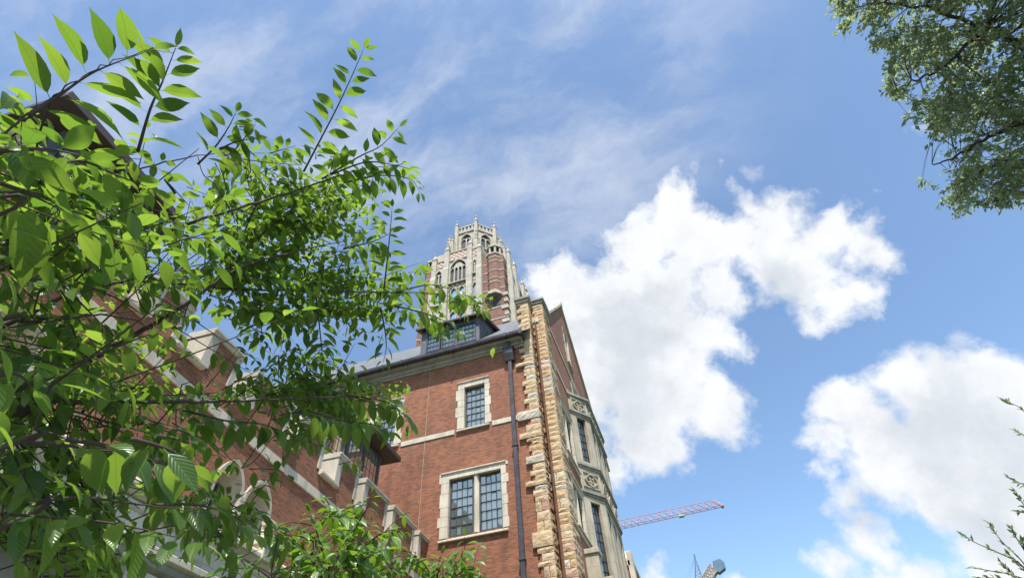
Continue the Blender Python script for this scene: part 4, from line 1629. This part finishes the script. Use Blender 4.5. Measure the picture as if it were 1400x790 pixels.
# trunk
trunk_path = [TR, TR+Vector((0.02, 0.03, 0.8)), TR+Vector((-0.03, 0.0, 1.6)), TR+Vector((0.0, 0.02, 2.2)), TR+Vector((0.0, 0.03, 2.6))]
tk = MB()
tk.tube(smooth_path(trunk_path, 6), [0.12-0.08*i/24 for i in range(25)], 12)
tk.build('trunk', BARK, cherry, smooth=True)
BOUGHS = [   # trunk height, [(px,py,dist)...], radius
    (2.1, [(-60, 385, 1.9), (0, 368, 1.85), (110, 345, 1.8), (200, 325, 1.85), (290, 295, 1.95), (390, 265, 2.05), (480, 235, 2.15), (548, 225, 2.2)], 0.013),
    (1.8, [(-60, 600, 1.75), (30, 545, 1.75), (100, 505, 1.8), (180, 460, 1.85), (250, 420, 1.9), (320, 370, 1.95), (400, 345, 2.05), (470, 330, 2.15)], 0.016),
    (1.9, [(-60, 545, 1.6), (70, 548, 1.65), (200, 549, 1.7), (300, 549, 1.8), (400, 545, 1.9), (490, 545, 2.0), (556, 575, 2.05)], 0.010),
    (1.6, [(-80, 640, 1.2), (40, 607, 1.2), (120, 612, 1.25), (200, 625, 1.3), (270, 650, 1.35)], 0.006),
    (2.4, [(-80, 250, 1.25), (-20, 200, 1.25), (30, 165, 1.28), (70, 135, 1.32), (130, 95, 1.36), (200, 70, 1.4), (238, 72, 1.42)], 0.0035),
    (2.5, [(-100, 320, 2.0), (60, 280, 2.0), (160, 240, 2.05), (260, 215, 2.1), (340, 205, 2.2)], 0.008),
    (1.9, [(-80, 480, 2.1), (100, 400, 2.1), (200, 385, 2.1), (320, 395, 2.15), (440, 398, 2.2), (540, 400, 2.25), (600, 402, 2.3), (648, 418, 2.3)], 0.009),
    (1.3, [(-80, 760, 1.3), (40, 690, 1.3), (120, 680, 1.35), (200, 690, 1.4), (280, 700, 1.5)], 0.007),
    (1.2, [(-80, 850, 1.7), (60, 760, 1.8), (180, 730, 1.9), (280, 715, 2.0), (380, 735, 2.1)], 0.007),
    (2.2, [(-80, 330, 1.0), (-20, 270, 0.95), (40, 262, 0.95), (75, 275, 0.97)], 0.004),
    (2.0, [(-80, 460, 1.5), (40, 440, 1.5), (120, 430, 1.55), (190, 440, 1.6), (250, 480, 1.65)], 0.006),
    (1.8, [(-60, 640, 2.0), (100, 590, 2.0), (200, 580, 2.05), (280, 600, 2.1), (330, 640, 2.15)], 0.006),
]
for hz, pts, r0 in BOUGHS:
    P = [TR+Vector((0, 0.05, hz))]+[at(*p) for p in pts]
    sp = smooth_path(P, 8)
    nn = len(sp)
    for i in range(1, nn-1):
        sp[i] = sp[i]+Vector((fr_.gauss(0, .0015), fr_.gauss(0, .0015), fr_.gauss(0, .0015)))
    wood.tube(sp, [r0*0.72*(1.2-1.08*i/(nn-1)) for i in range(nn)], 7)
    wood_pts += sp[6:]
cov = {}
n_leaf = 0


def try_leaf(pos, d, up, L, force=False, droop=0.2, tintc=None):
    global n_leaf
    tip = pos+d.normalized()*L*0.7
    q = proj(tip)
    c0 = proj(pos)
    if not force:
        mid = ((q[0]+c0[0])/2, (q[1]+c0[1])/2)
        dd = min(dens_at(*mid), dens_at(*q)+1)
        if dd == 0:
            return False
        key = (int(mid[0]//40), int(mid[1]//40))
        if cov.get(key, 0) > target(dd)*1.6:
            return False
        lp = math.hypot(q[0]-c0[0], q[1]-c0[1])+4
        cov[key] = cov.get(key, 0)+lp*lp*0.36*1.4
    leaf(fol, pos, d, up, L, fr_.uniform(0.36, 0.46), fr_.uniform(0.1, 0.45), fr_.uniform(0.1, 0.9), tintc if tintc is not None else min(1, max(0, fr_.gauss(0.5, 0.25))), fr_.uniform(0.1, 0.2), fr_)
    n_leaf += 1
    return True


COVER = 3.4
SHADE_TWIGS = 400


def target(dd):
    return (dd/9)**1.5*1600*COVER*(1.35 if dd > 7 else 1.0)




last = [0.0]
UPV = [Vector((0.05, -0.25, 1))]


def twig_leaves(path, L, spacing, droop, force=False, spread=0.85, endleaf=True, start=0.08):
    tot = 0
    last[0] = 0.0
    upv = UPV[0]
    if proj(path[0])[1] > 440:
        upv = Vector((0.1, -0.4, 0.9))
    acc = start
    k = 0
    got = 0
    ln = sum((path[i+1]-path[i]).length for i in range(len(path)-1))
    for i in range(len(path)-1):
        seg = path[i+1]-path[i]
        sl = seg.length
        t = seg.normalized()
        while acc < sl+tot:
            f = (acc-tot)/sl
            p = path[i].lerp(path[i+1], f)
            u = acc/ln
            sgn = 1 if k % 2 else -1
            side = t.cross(Vector((0, 0, 1)))
            if side.length < 0.05:
                side = Vector((1, 0, 0))
            side.normalize()
            side = (side*sgn+Vector((fr_.gauss(0, .18), fr_.gauss(0, .18), fr_.gauss(0, .15)))).normalized()
            d = t*fr_.uniform(0.25, 0.75)+side*spread+Vector((0, 0, -1))*droop*fr_.uniform(0.3, 1.6)
            up = Vector((fr_.gauss(0, .3), fr_.gauss(0, .3), 0))+upv
            lf = L*fr_.uniform(0.75, 1.12)*(1-0.45*max(0, u-0.75)/0.25)
            if try_leaf(p, d, up, lf, force):
                got += 1
                last[0] = acc/ln
            acc += spacing*fr_.uniform(0.75, 1.25)*(1-0.5*max(0, u-0.8)/0.2)
            k += 1
        tot += sl
    if endleaf:
        t = (path[-1]-path[-2]).normalized()
        try_leaf(path[-1], t+Vector((0, 0, -0.2)), Vector((fr_.gauss(0, .3), fr_.gauss(0, .3), 1)), L*0.55, force)
    return got


# hand placed silhouette shoots: (pixel path with distance), leaf length, spacing, droop
SHOOTS = [
    ([(40, 158, 1.28), (75, 135, 1.32), (130, 98, 1.36), (205, 69, 1.42)], 0.118, 0.05, 0.08),
    ([(188, 208, 1.42), (205, 150, 1.44), (222, 112, 1.46), (240, 66, 1.48)], 0.094, 0.042, 0.12),
    ([(415, 235, 2.05), (436, 195, 2.05), (462, 145, 2.08), (483, 100, 2.1), (497, 68, 2.12)], 0.105, 0.055, 0.12),
    ([(440, 245, 2.1), (490, 215, 2.12), (520, 200, 2.15), (545, 175, 2.18)], 0.10, 0.05, 0.3),
    ([(470, 250, 2.1), (520, 240, 2.15), (560, 245, 2.2), (574, 262, 2.2)], 0.10, 0.042, 0.5),
    ([(450, 240, 2.1), (500, 222, 2.1), (540, 226, 2.1), (562, 232, 2.12)], 0.095, 0.045, 0.4),
    ([(525, 395, 2.25), (530, 350, 2.25), (534, 310, 2.27), (536, 285, 2.28)], 0.09, 0.045, 0.1),
    ([(470, 340, 2.15), (510, 330, 2.2), (535, 318, 2.2)], 0.095, 0.04, 0.3),
    ([(540, 400, 2.25), (580, 390, 2.28), (605, 392, 2.3), (640, 405, 2.32), (662, 425, 2.33)], 0.10, 0.045, 0.7),
    ([(540, 418, 2.2), (580, 428, 2.22), (610, 440, 2.25), (628, 455, 2.25)], 0.10, 0.04, 0.8),
    ([(300, 205, 2.0), (320, 195, 2.0), (345, 190, 2.0)], 0.10, 0.045, 0.05),
    ([(270, 225, 2.0), (295, 200, 2.0), (312, 175, 2.02), (322, 155, 2.02)], 0.10, 0.05, 0.05),
    ([(355, 400, 2.1), (357, 440, 2.1), (359, 470, 2.1)], 0.10, 0.042, 0.15),
    ([(432, 405, 2.15), (436, 440, 2.15), (440, 480, 2.15), (440, 500, 2.15)], 0.10, 0.036, 0.15),
    ([(520, 420, 2.2), (526, 450, 2.2), (528, 475, 2.2), (524, 495, 2.2)], 0.10, 0.042, 0.25),
    ([(470, 540, 2.0), (510, 545, 2.0), (540, 555, 2.02), (562, 580, 2.05)], 0.11, 0.038, 0.6),
    ([(420, 560, 1.95), (470, 575, 2.0), (510, 580, 2.02), (535, 590, 2.02)], 0.11, 0.04, 0.9),
    ([(90, 600, 1.05), (150, 610, 1.05), (210, 630, 1.08), (255, 645, 1.1)], 0.105, 0.045, 0.8),
    ([(180, 600, 0.95), (225, 612, 0.98), (262, 632, 1.0)], 0.10, 0.05, 0.6),
    ([(0, 250, 1.0), (40, 265, 1.0), (80, 285, 1.02)], 0.13, 0.05, 0.5),
    ([(-30, 215, 1.0), (20, 205, 1.0), (70, 205, 1.02), (120, 215, 1.05)], 0.10, 0.045, 0.3),
    ([(60, 230, 1.3), (110, 220, 1.35), (160, 240, 1.3), (200, 255, 1.3)], 0.115, 0.045, 0.25),
    ([(250, 560, 2.0), (310, 575, 2.0), (360, 580, 2.05), (410, 600, 2.1), (440, 610, 2.1)], 0.10, 0.04, 0.7),
    ([(-20, 520, 0.9), (20, 510, 0.9), (45, 530, 0.92)], 0.10, 0.05, 0.6),
    ([(210, 690, 1.5), (270, 690, 1.55), (320, 705, 1.6), (350, 730, 1.62)], 0.10, 0.03, 0.7),
    ([(240, 265, 2.0), (225, 245, 2.0), (262, 285, 2.0)], 0.09, 0.06, 0.1),
]
for pts, L_, sp_, dr in SHOOTS:
    P = smooth_path([at(*p) for p in pts], 6)
    wood.tube(P, [0.0032*(1.2-0.95*i/(len(P)-1)) for i in range(len(P))], 5)
    twig_leaves(P, L_*0.8, sp_*0.46, dr, True, start=0.03)
    # count what they cover
    for p in P:
        q = proj(p)
        key = (int(q[0]//40), int(q[1]//40))
        cov[key] = cov.get(key, 0)+120
cells = []
for r_ in range(20):
    for c in range(-2, 17):
        dd = dens_at(c*40+20, r_*40+20)
        if dd:
            cells.append(((c, r_), dd))
wsum = [dd for _, dd in cells]
for it in range(6000):
    (c, r_), dd = fr_.choices(cells, wsum)[0]
    px, py = c*40+fr_.uniform(0, 40), r_*40+fr_.uniform(0, 40)
    if cov.get((c, r_), 0) > target(dd):
        continue
    base_d = 1.25+1.0*max(0, px)/560
    if px < 260 and py > 180 and fr_.random() < 0.05:
        dist = base_d*fr_.uniform(0.8, 1.0)
    else:
        dist = base_d*fr_.uniform(1.12, 1.6 if px < 300 else 1.32)
    p0 = at(px, py, dist)
    near = min(wood_pts, key=lambda w: (w-p0).length_squared)
    ln = fr_.uniform(0.16, 0.38)
    out = (p0-near)
    d = Vector((0.8, 0.35, 0.05))+Vector((fr_.gauss(0, .55), fr_.gauss(0, .5), fr_.gauss(0, .4)))
    d = d.normalized()+(out.normalized()*0.7 if out.length > 0.05 else Vector())
    d.normalize()
    p1 = p0+d*ln*0.5+Vector((0, 0, -0.01))
    p2 = p0+d*ln+Vector((0, 0, -0.05*fr_.random()))
    P = smooth_path([p0, p1, p2], 4)
    got = twig_leaves(P, fr_.uniform(0.052, 0.076), 0.023, fr_.choice([0.15, 0.4, 0.8]), False, start=0.01)
    if got >= 2:
        ke = max(2, int(last[0]*(len(P)-1))+1)
        wood.tube(P[:ke], [0.002*(1.2-0.8*i/(ke-1)) for i in range(len(P[:ke]))], 4)
        if out.length < 0.32 and px > 20 and fr_.random() < 0.3:
            mid = near.lerp(p0, 0.5)+Vector((0, 0, -0.03))
            Q = smooth_path([near, mid, p0], 4)
            wood.tube(Q, 0.002, 4)
# upper crown, added out of view towards the sun to shade the boughs below
ucr = [smooth_path([TR+Vector((0, 0.02, 2.4)), TR+Vector((0.15, -0.7, 3.4)), Vector((-1.9, -1.3, 4.4)), Vector((-1.2, -1.7, 5.2))], 6),
       smooth_path([TR+Vector((0, 0.02, 2.5)), Vector((-2.3, -0.8, 3.6)), Vector((-2.2, -1.2, 4.6)), Vector((-2.0, -1.2, 5.6))], 6),
       smooth_path([TR+Vector((0, 0.02, 2.3)), Vector((-1.9, -0.9, 3.6)), Vector((-1.0, -1.5, 4.4)), Vector((-0.2, -1.6, 5.0))], 6)]
for P in ucr:
    wood.tube(P, [0.035*(1.1-0.95*i/(len(P)-1)) for i in range(len(P))], 7)
upts = [p for P in ucr for p in P[5:]]
for it in range(SHADE_TWIGS):
    b = fr_.choice(wood_pts)
    qb = proj(b)
    if not (190 < qb[0] < 600 and qb[1] < 500):
        continue
    p0 = b+SUN_DIR*fr_.uniform(1.0, 2.9)+Vector((fr_.gauss(0, .15), fr_.gauss(0, .15), 0))
    if mnoise.noise(p0*1.7) < -0.12:
        continue
    d = Vector((fr_.gauss(0, 1), fr_.gauss(0, 1), fr_.gauss(0, .3))).normalized()
    p1 = p0+d*0.32
    ok = True
    for p in (p0, p1, p0.lerp(p1, 0.5)):
        q = proj(p)
        if -90 < q[0] < 1490 and -90 < q[1] < 880:
            ok = False
    if not ok:
        continue
    P = smooth_path([p0, p0.lerp(p1, 0.5)+Vector((0, 0, 0.02)), p1], 4)
    twig_leaves(P, fr_.uniform(0.09, 0.11), 0.032, 0.3, True, start=0.01)
    wood.tube(P, 0.002, 4)
wood.build('branches', TWIG, cherry, smooth=True)
fo = fol.build('foliage', LEAF_A, cherry, smooth=True, recalc=False)
print('cherry leaves', n_leaf, len(fol.f))

# small young tree lower in front of the wing
young = thing('young_tree', 'small bright green tree poking up before the battlements at the bottom edge', 'tree', (-1.75, 2.6, 0))
fol = MB()
wood = MB()
YT = Vector((-1.75, 2.6, 0))
tk = MB()
tk.tube(smooth_path([YT, YT+Vector((0.03, 0, 0.8)), YT+Vector((-0.02, 0.05, 1.6)), YT+Vector((0, 0.03, 2.2))], 5), [0.05-0.03*i/15 for i in range(16)], 10)
tk.build('trunk', BARK, young, smooth=True)
UPV[0] = Vector((0.25, -0.8, 0.75))
YSH = [
    [(470, 800, 3.1), (475, 750, 3.1), (490, 715, 3.15), (503, 692, 3.15), (508, 677, 3.15)],
    [(470, 780, 3.1), (500, 745, 3.15), (530, 725, 3.2), (552, 727, 3.2)],
    [(450, 790, 3.1), (440, 750, 3.0), (430, 715, 3.0), (425, 700, 3.0)],
    [(440, 790, 3.0), (410, 755, 2.95), (385, 735, 2.9), (368, 728, 2.9)],
    [(460, 790, 3.3), (470, 740, 3.3), (455, 710, 3.35), (445, 690, 3.35)],
    [(480, 800, 2.9), (490, 770, 2.9), (515, 755, 2.95), (530, 750, 3.0)],
    [(430, 800, 2.8), (425, 770, 2.8), (410, 770, 2.8), (390, 780, 2.8)],
    [(450, 800, 2.9), (455, 770, 2.9), (470, 750, 2.9), (480, 735, 2.9)],
    [(490, 800, 3.3), (500, 760, 3.35), (480, 725, 3.4), (475, 705, 3.4)],
    [(595, 830, 3.3), (605, 790, 3.35), (625, 768, 3.35), (640, 753, 3.35)],
    [(590, 830, 3.3), (590, 790, 3.3), (575, 765, 3.3), (560, 755, 3.3)],
    [(600, 830, 3.4), (615, 795, 3.4), (640, 778, 3.4), (658, 782, 3.4)],
    [(600, 830, 3.2), (598, 790, 3.25), (600, 770, 3.25), (603, 758, 3.25)],
    [(400, 820, 2.7), (370, 790, 2.7), (345, 775, 2.7), (330, 790, 2.7)],
    [(460, 830, 2.7), (450, 800, 2.7), (435, 785, 2.7), (420, 760, 2.75)],
    [(500, 830, 3.1), (505, 790, 3.1), (490, 770, 3.1), (475, 765, 3.1)],
    [(430, 830, 3.2), (420, 790, 3.2), (400, 760, 3.25), (395, 745, 3.3)],
]
for sh in YSH:
    P = smooth_path([YT+Vector((0, 0, 1.7))]+[at(*p) for p in sh], 6)
    wood.tube(P, [0.008*(1.2-1.05*i/(len(P)-1)) for i in range(len(P))], 5)
    Q = P[6:]
    twig_leaves(Q, 0.088, 0.034, 0.75, True)
    twig_leaves(Q[5:], 0.085, 0.03, 0.5, True)
    for k in range(4):
        b = Q[int(len(Q)*(0.25+0.17*k))]
        d = Vector((fr_.gauss(0, .6), fr_.gauss(0, .6), fr_.gauss(0.3, .3))).normalized()
        T = smooth_path([b, b+d*0.1, b+d*0.2+Vector((0, 0, -.03))], 4)
        wood.tube(T, 0.0025, 4)
        twig_leaves(T, 0.09, 0.028, 0.6, True, start=0.02)
wood.build('branches', TWIG, young, smooth=True)
fol.build('foliage', LEAF_B, young, smooth=True, recalc=False)


# ------------------------------------------------------------------ shade tree, upper right
def small_leaf(m, p, d, L, tint, rr, width=0.42):
    d = d.normalized()
    up = Vector((rr.gauss(0, .5), rr.gauss(0, .5), 1)).normalized()
    s = d.cross(up)
    if s.length < 1e-3:
        s = d.orthogonal()
    s.normalize()
    u = s.cross(d)
    w = L*width*0.5
    m.raw([p, p+d*L*0.45+s*w+u*w*0.3, p+d*L-u*L*0.1, p+d*L*0.45-s*w+u*w*0.3], [(0, 1, 2), (0, 2, 3)], tint)


shade = thing('shade_tree', 'big dark leaved tree reaching in from the upper right corner of the sky', 'tree', (9.2, 6.2, 0))
rs = random.Random(31)
ST = Vector((9.2, 6.2, 0))
tk = MB()
tp = smooth_path([ST, ST+Vector((0.05, 0, 2.5)), ST+Vector((-0.1, 0.1, 5)), ST+Vector((0.1, 0, 8)), ST+Vector((0, 0.2, 11.5))], 6)
tk.tube(tp, [0.34-0.25*i/(len(tp)-1) for i in range(len(tp))], 14)
tk.build('trunk', BARK_G, shade, smooth=True)
poly = [(1128, -60), (1140, 8), (1152, 38), (1178, 56), (1200, 62), (1222, 74), (1208, 100), (1206, 122), (1232, 138), (1238, 158), (1266, 172), (1285, 195), (1268, 216), (1256, 246), (1276, 262), (1296, 286), (1326, 290), (1344, 276), (1372, 290), (1404, 284), (1460, 300), (1640, 300), (1720, 100), (1700, -160), (1400, -300), (1180, -200)]


def inside(x, y, pl):
    r_ = False
    j = len(pl)-1
    for i in range(len(pl)):
        if (pl[i][1] > y) != (pl[j][1] > y) and x < (pl[j][0]-pl[i][0])*(y-pl[i][1])/(pl[j][1]-pl[i][1])+pl[i][0]:
            r_ = not r_
        j = i
    return r_


wood = MB()
fol = MB()
LIMBS = [
    (5.5, [(1520, 80, 8.8), (1400, 60, 8.2), (1300, 20, 7.8), (1225, 5, 7.6), (1170, 10, 7.5)]),
    (5.0, [(1500, 150, 8.6), (1400, 70, 8.0), (1350, 40, 7.8), (1300, 85, 7.6), (1255, 110, 7.5), (1222, 125, 7.4)]),
    (4.6, [(1500, 220, 8.5), (1410, 170, 8.0), (1360, 185, 7.7), (1310, 212, 7.5), (1275, 225, 7.4)]),
    (4.3, [(1500, 270, 8.4), (1420, 230, 8.0), (1370, 220, 7.8), (1330, 250, 7.6), (1305, 272, 7.5)]),
    (6.5, [(1500, -20, 9.0), (1400, -40, 8.6), (1300, -60, 8.2), (1200, -50, 8.0)]),
    (5.5, [(1520, 60, 9.5), (1420, 20, 9.2), (1370, -10, 9.0), (1345, 60, 8.8), (1330, 120, 8.7)]),
    (4.8, [(1480, 200, 9.4), (1420, 130, 9.2), (1380, 110, 9.0), (1340, 140, 8.8), (1290, 165, 8.6)]),
]
limb_pts = []
for hz, pts in LIMBS:
    P = smooth_path([ST+Vector((0, 0.05, hz))]+[at(*p) for p in pts], 7)
    nn = len(P)
    for i in range(1, nn):
        P[i] = P[i]+Vector((rs.gauss(0, .012), rs.gauss(0, .012), rs.gauss(0, .012)))
    wood.tube(P, [0.036*(1-0.92*i/(nn-1))+0.003 for i in range(nn)], 7)
    limb_pts += P[5:]
nl = 0
for it in range(2500):
    px, py = rs.uniform(1125, 1640), rs.uniform(-200, 302)
    if not inside(px, py, poly):
        continue
    if px > 1440 and rs.random() < 0.6:
        continue
    # ragged gaps
    g_ = mnoise.noise(Vector((px/55, py/45, 2.0)))
    if g_ < -0.17:
        continue
    dist = rs.uniform(7.0, 9.6)
    p0 = at(px, py, dist)
    near = min(limb_pts, key=lambda w: (w-p0).length_squared)
    d = (p0-near)
    if d.length > 0.08:
        mid = near.lerp(p0, 0.5)+Vector((0, 0, 0.06))
        wood.tube(smooth_path([near, mid, p0], 3), [0.004, 0.004, 0.003, 0.003, 0.002, 0.002, 0.0015], 4)
        d.normalize()
    else:
        d = Vector((-1, 0, 0))
    for b in range(3):
        dd = (d+Vector((rs.gauss(0, .7), rs.gauss(0, .7), rs.gauss(-.1, .5)))).normalized()
        ln = rs.uniform(0.18, 0.36)
        sx, sy = proj(p0+dd*ln)
        if sx < 1440 and not inside(sx, sy, poly):
            ln *= 0.45
        wood.tube([p0, p0+dd*ln*0.5, p0+dd*ln+Vector((0, 0, -.02))], [0.0022, 0.0016, 0.001], 3)
        for k in range(9):
            t = (k+1)/9
            q = p0+dd*ln*t
            sx, sy = proj(q)
            if sx < 1440 and not inside(sx, sy, poly) and rs.random() < 0.75:
                continue
            ld = dd*0.5+Vector((rs.gauss(0, .7), rs.gauss(0, .7), rs.gauss(-.25, .4)))
            small_leaf(fol, q, ld, rs.uniform(0.05, 0.08), rs.random(), rs, 0.5)
            nl += 1
wood.build('limbs', BARK_G, shade, smooth=True)
fol.build('foliage', LEAF_C, shade, recalc=False)
print('shade leaves', nl)

# thin sapling, lower right
sap = thing('sapling', 'thin twiggy sapling with sparse small leaves at the lower right edge against the cloud', 'tree', (2.6, 4.6, 0))
SP = Vector((2.75, 4.6, 0))
wood = MB()
fol = MB()
tk = MB()
tk.tube(smooth_path([SP, SP+Vector((0, 0, 1)), SP+Vector((0.04, 0, 2)), SP+Vector((0.02, 0, 3.0))], 5), [0.035-0.025*i/15 for i in range(16)], 9)
tk.build('trunk', BARK_G, sap, smooth=True)
SSH = [
    [(1440, 830, 5.0), (1400, 775, 5.0), (1365, 755, 5.0), (1335, 742, 5.0), (1317, 732, 5.0)],
    [(1440, 830, 5.1), (1400, 770, 5.1), (1370, 740, 5.1), (1352, 715, 5.1)],
    [(1440, 830, 5.2), (1405, 760, 5.2), (1390, 735, 5.2), (1384, 724, 5.2)],
    [(1440, 840, 4.9), (1390, 790, 4.9), (1355, 780, 4.9), (1330, 776, 4.9)],
    [(1440, 850, 4.9), (1400, 800, 4.9), (1360, 790, 4.9), (1338, 790, 4.9)],
    [(1450, 740, 5.2), (1425, 680, 5.2), (1405, 665, 5.2), (1380, 654, 5.2)],
    [(1450, 700, 5.2), (1430, 610, 5.2), (1400, 562, 5.2), (1372, 547, 5.2)],
    [(1450, 720, 5.3), (1420, 640, 5.3), (1402, 598, 5.3), (1390, 590, 5.3)],
    [(1450, 760, 5.3), (1420, 710, 5.3), (1400, 690, 5.3), (1388, 672, 5.3)],
    [(1450, 760, 5.1), (1430, 720, 5.1), (1408, 702, 5.1), (1392, 698, 5.1)],
    [(1450, 860, 5.2), (1420, 800, 5.2), (1395, 775, 5.2), (1380, 758, 5.2)],
    [(1450, 860, 5.2), (1425, 790, 5.2), (1405, 760, 5.2), (1398, 740, 5.2)],
    [(1430, 860, 5.0), (1410, 800, 5.0), (1385, 785, 5.0), (1370, 770, 5.0)],
]
for sh in SSH:
    P = smooth_path([SP+Vector((0, 0, 2.0))]+[at(*p) for p in sh], 6)
    wood.tube(P, [0.006*(1-0.92*i/(len(P)-1))+0.0011 for i in range(len(P))], 5)
    Q = P[8:]
    for i in range(len(Q)-1):
        for k in range(2):
            if rs.random() < 0.55:
                p = Q[i].lerp(Q[i+1], rs.random())
                t = (Q[i+1]-Q[i]).normalized()
                small_leaf(fol, p, t*0.9+Vector((rs.gauss(0, .5), rs.gauss(0, .5), rs.gauss(0, .5))), rs.uniform(0.03, 0.052), rs.random()*0.6, rs, 0.45)
    t = (Q[-1]-Q[-2]).normalized()
    for k in range(4):
        small_leaf(fol, Q[-1]-t*0.02*k, t+Vector((rs.gauss(0, .3), rs.gauss(0, .3), rs.gauss(0, .3))), 0.045, 0.3, rs, 0.45)
wood.build('branches', BARK_G, sap, smooth=True)
fol.build('foliage', LEAF_C, sap, recalc=False)
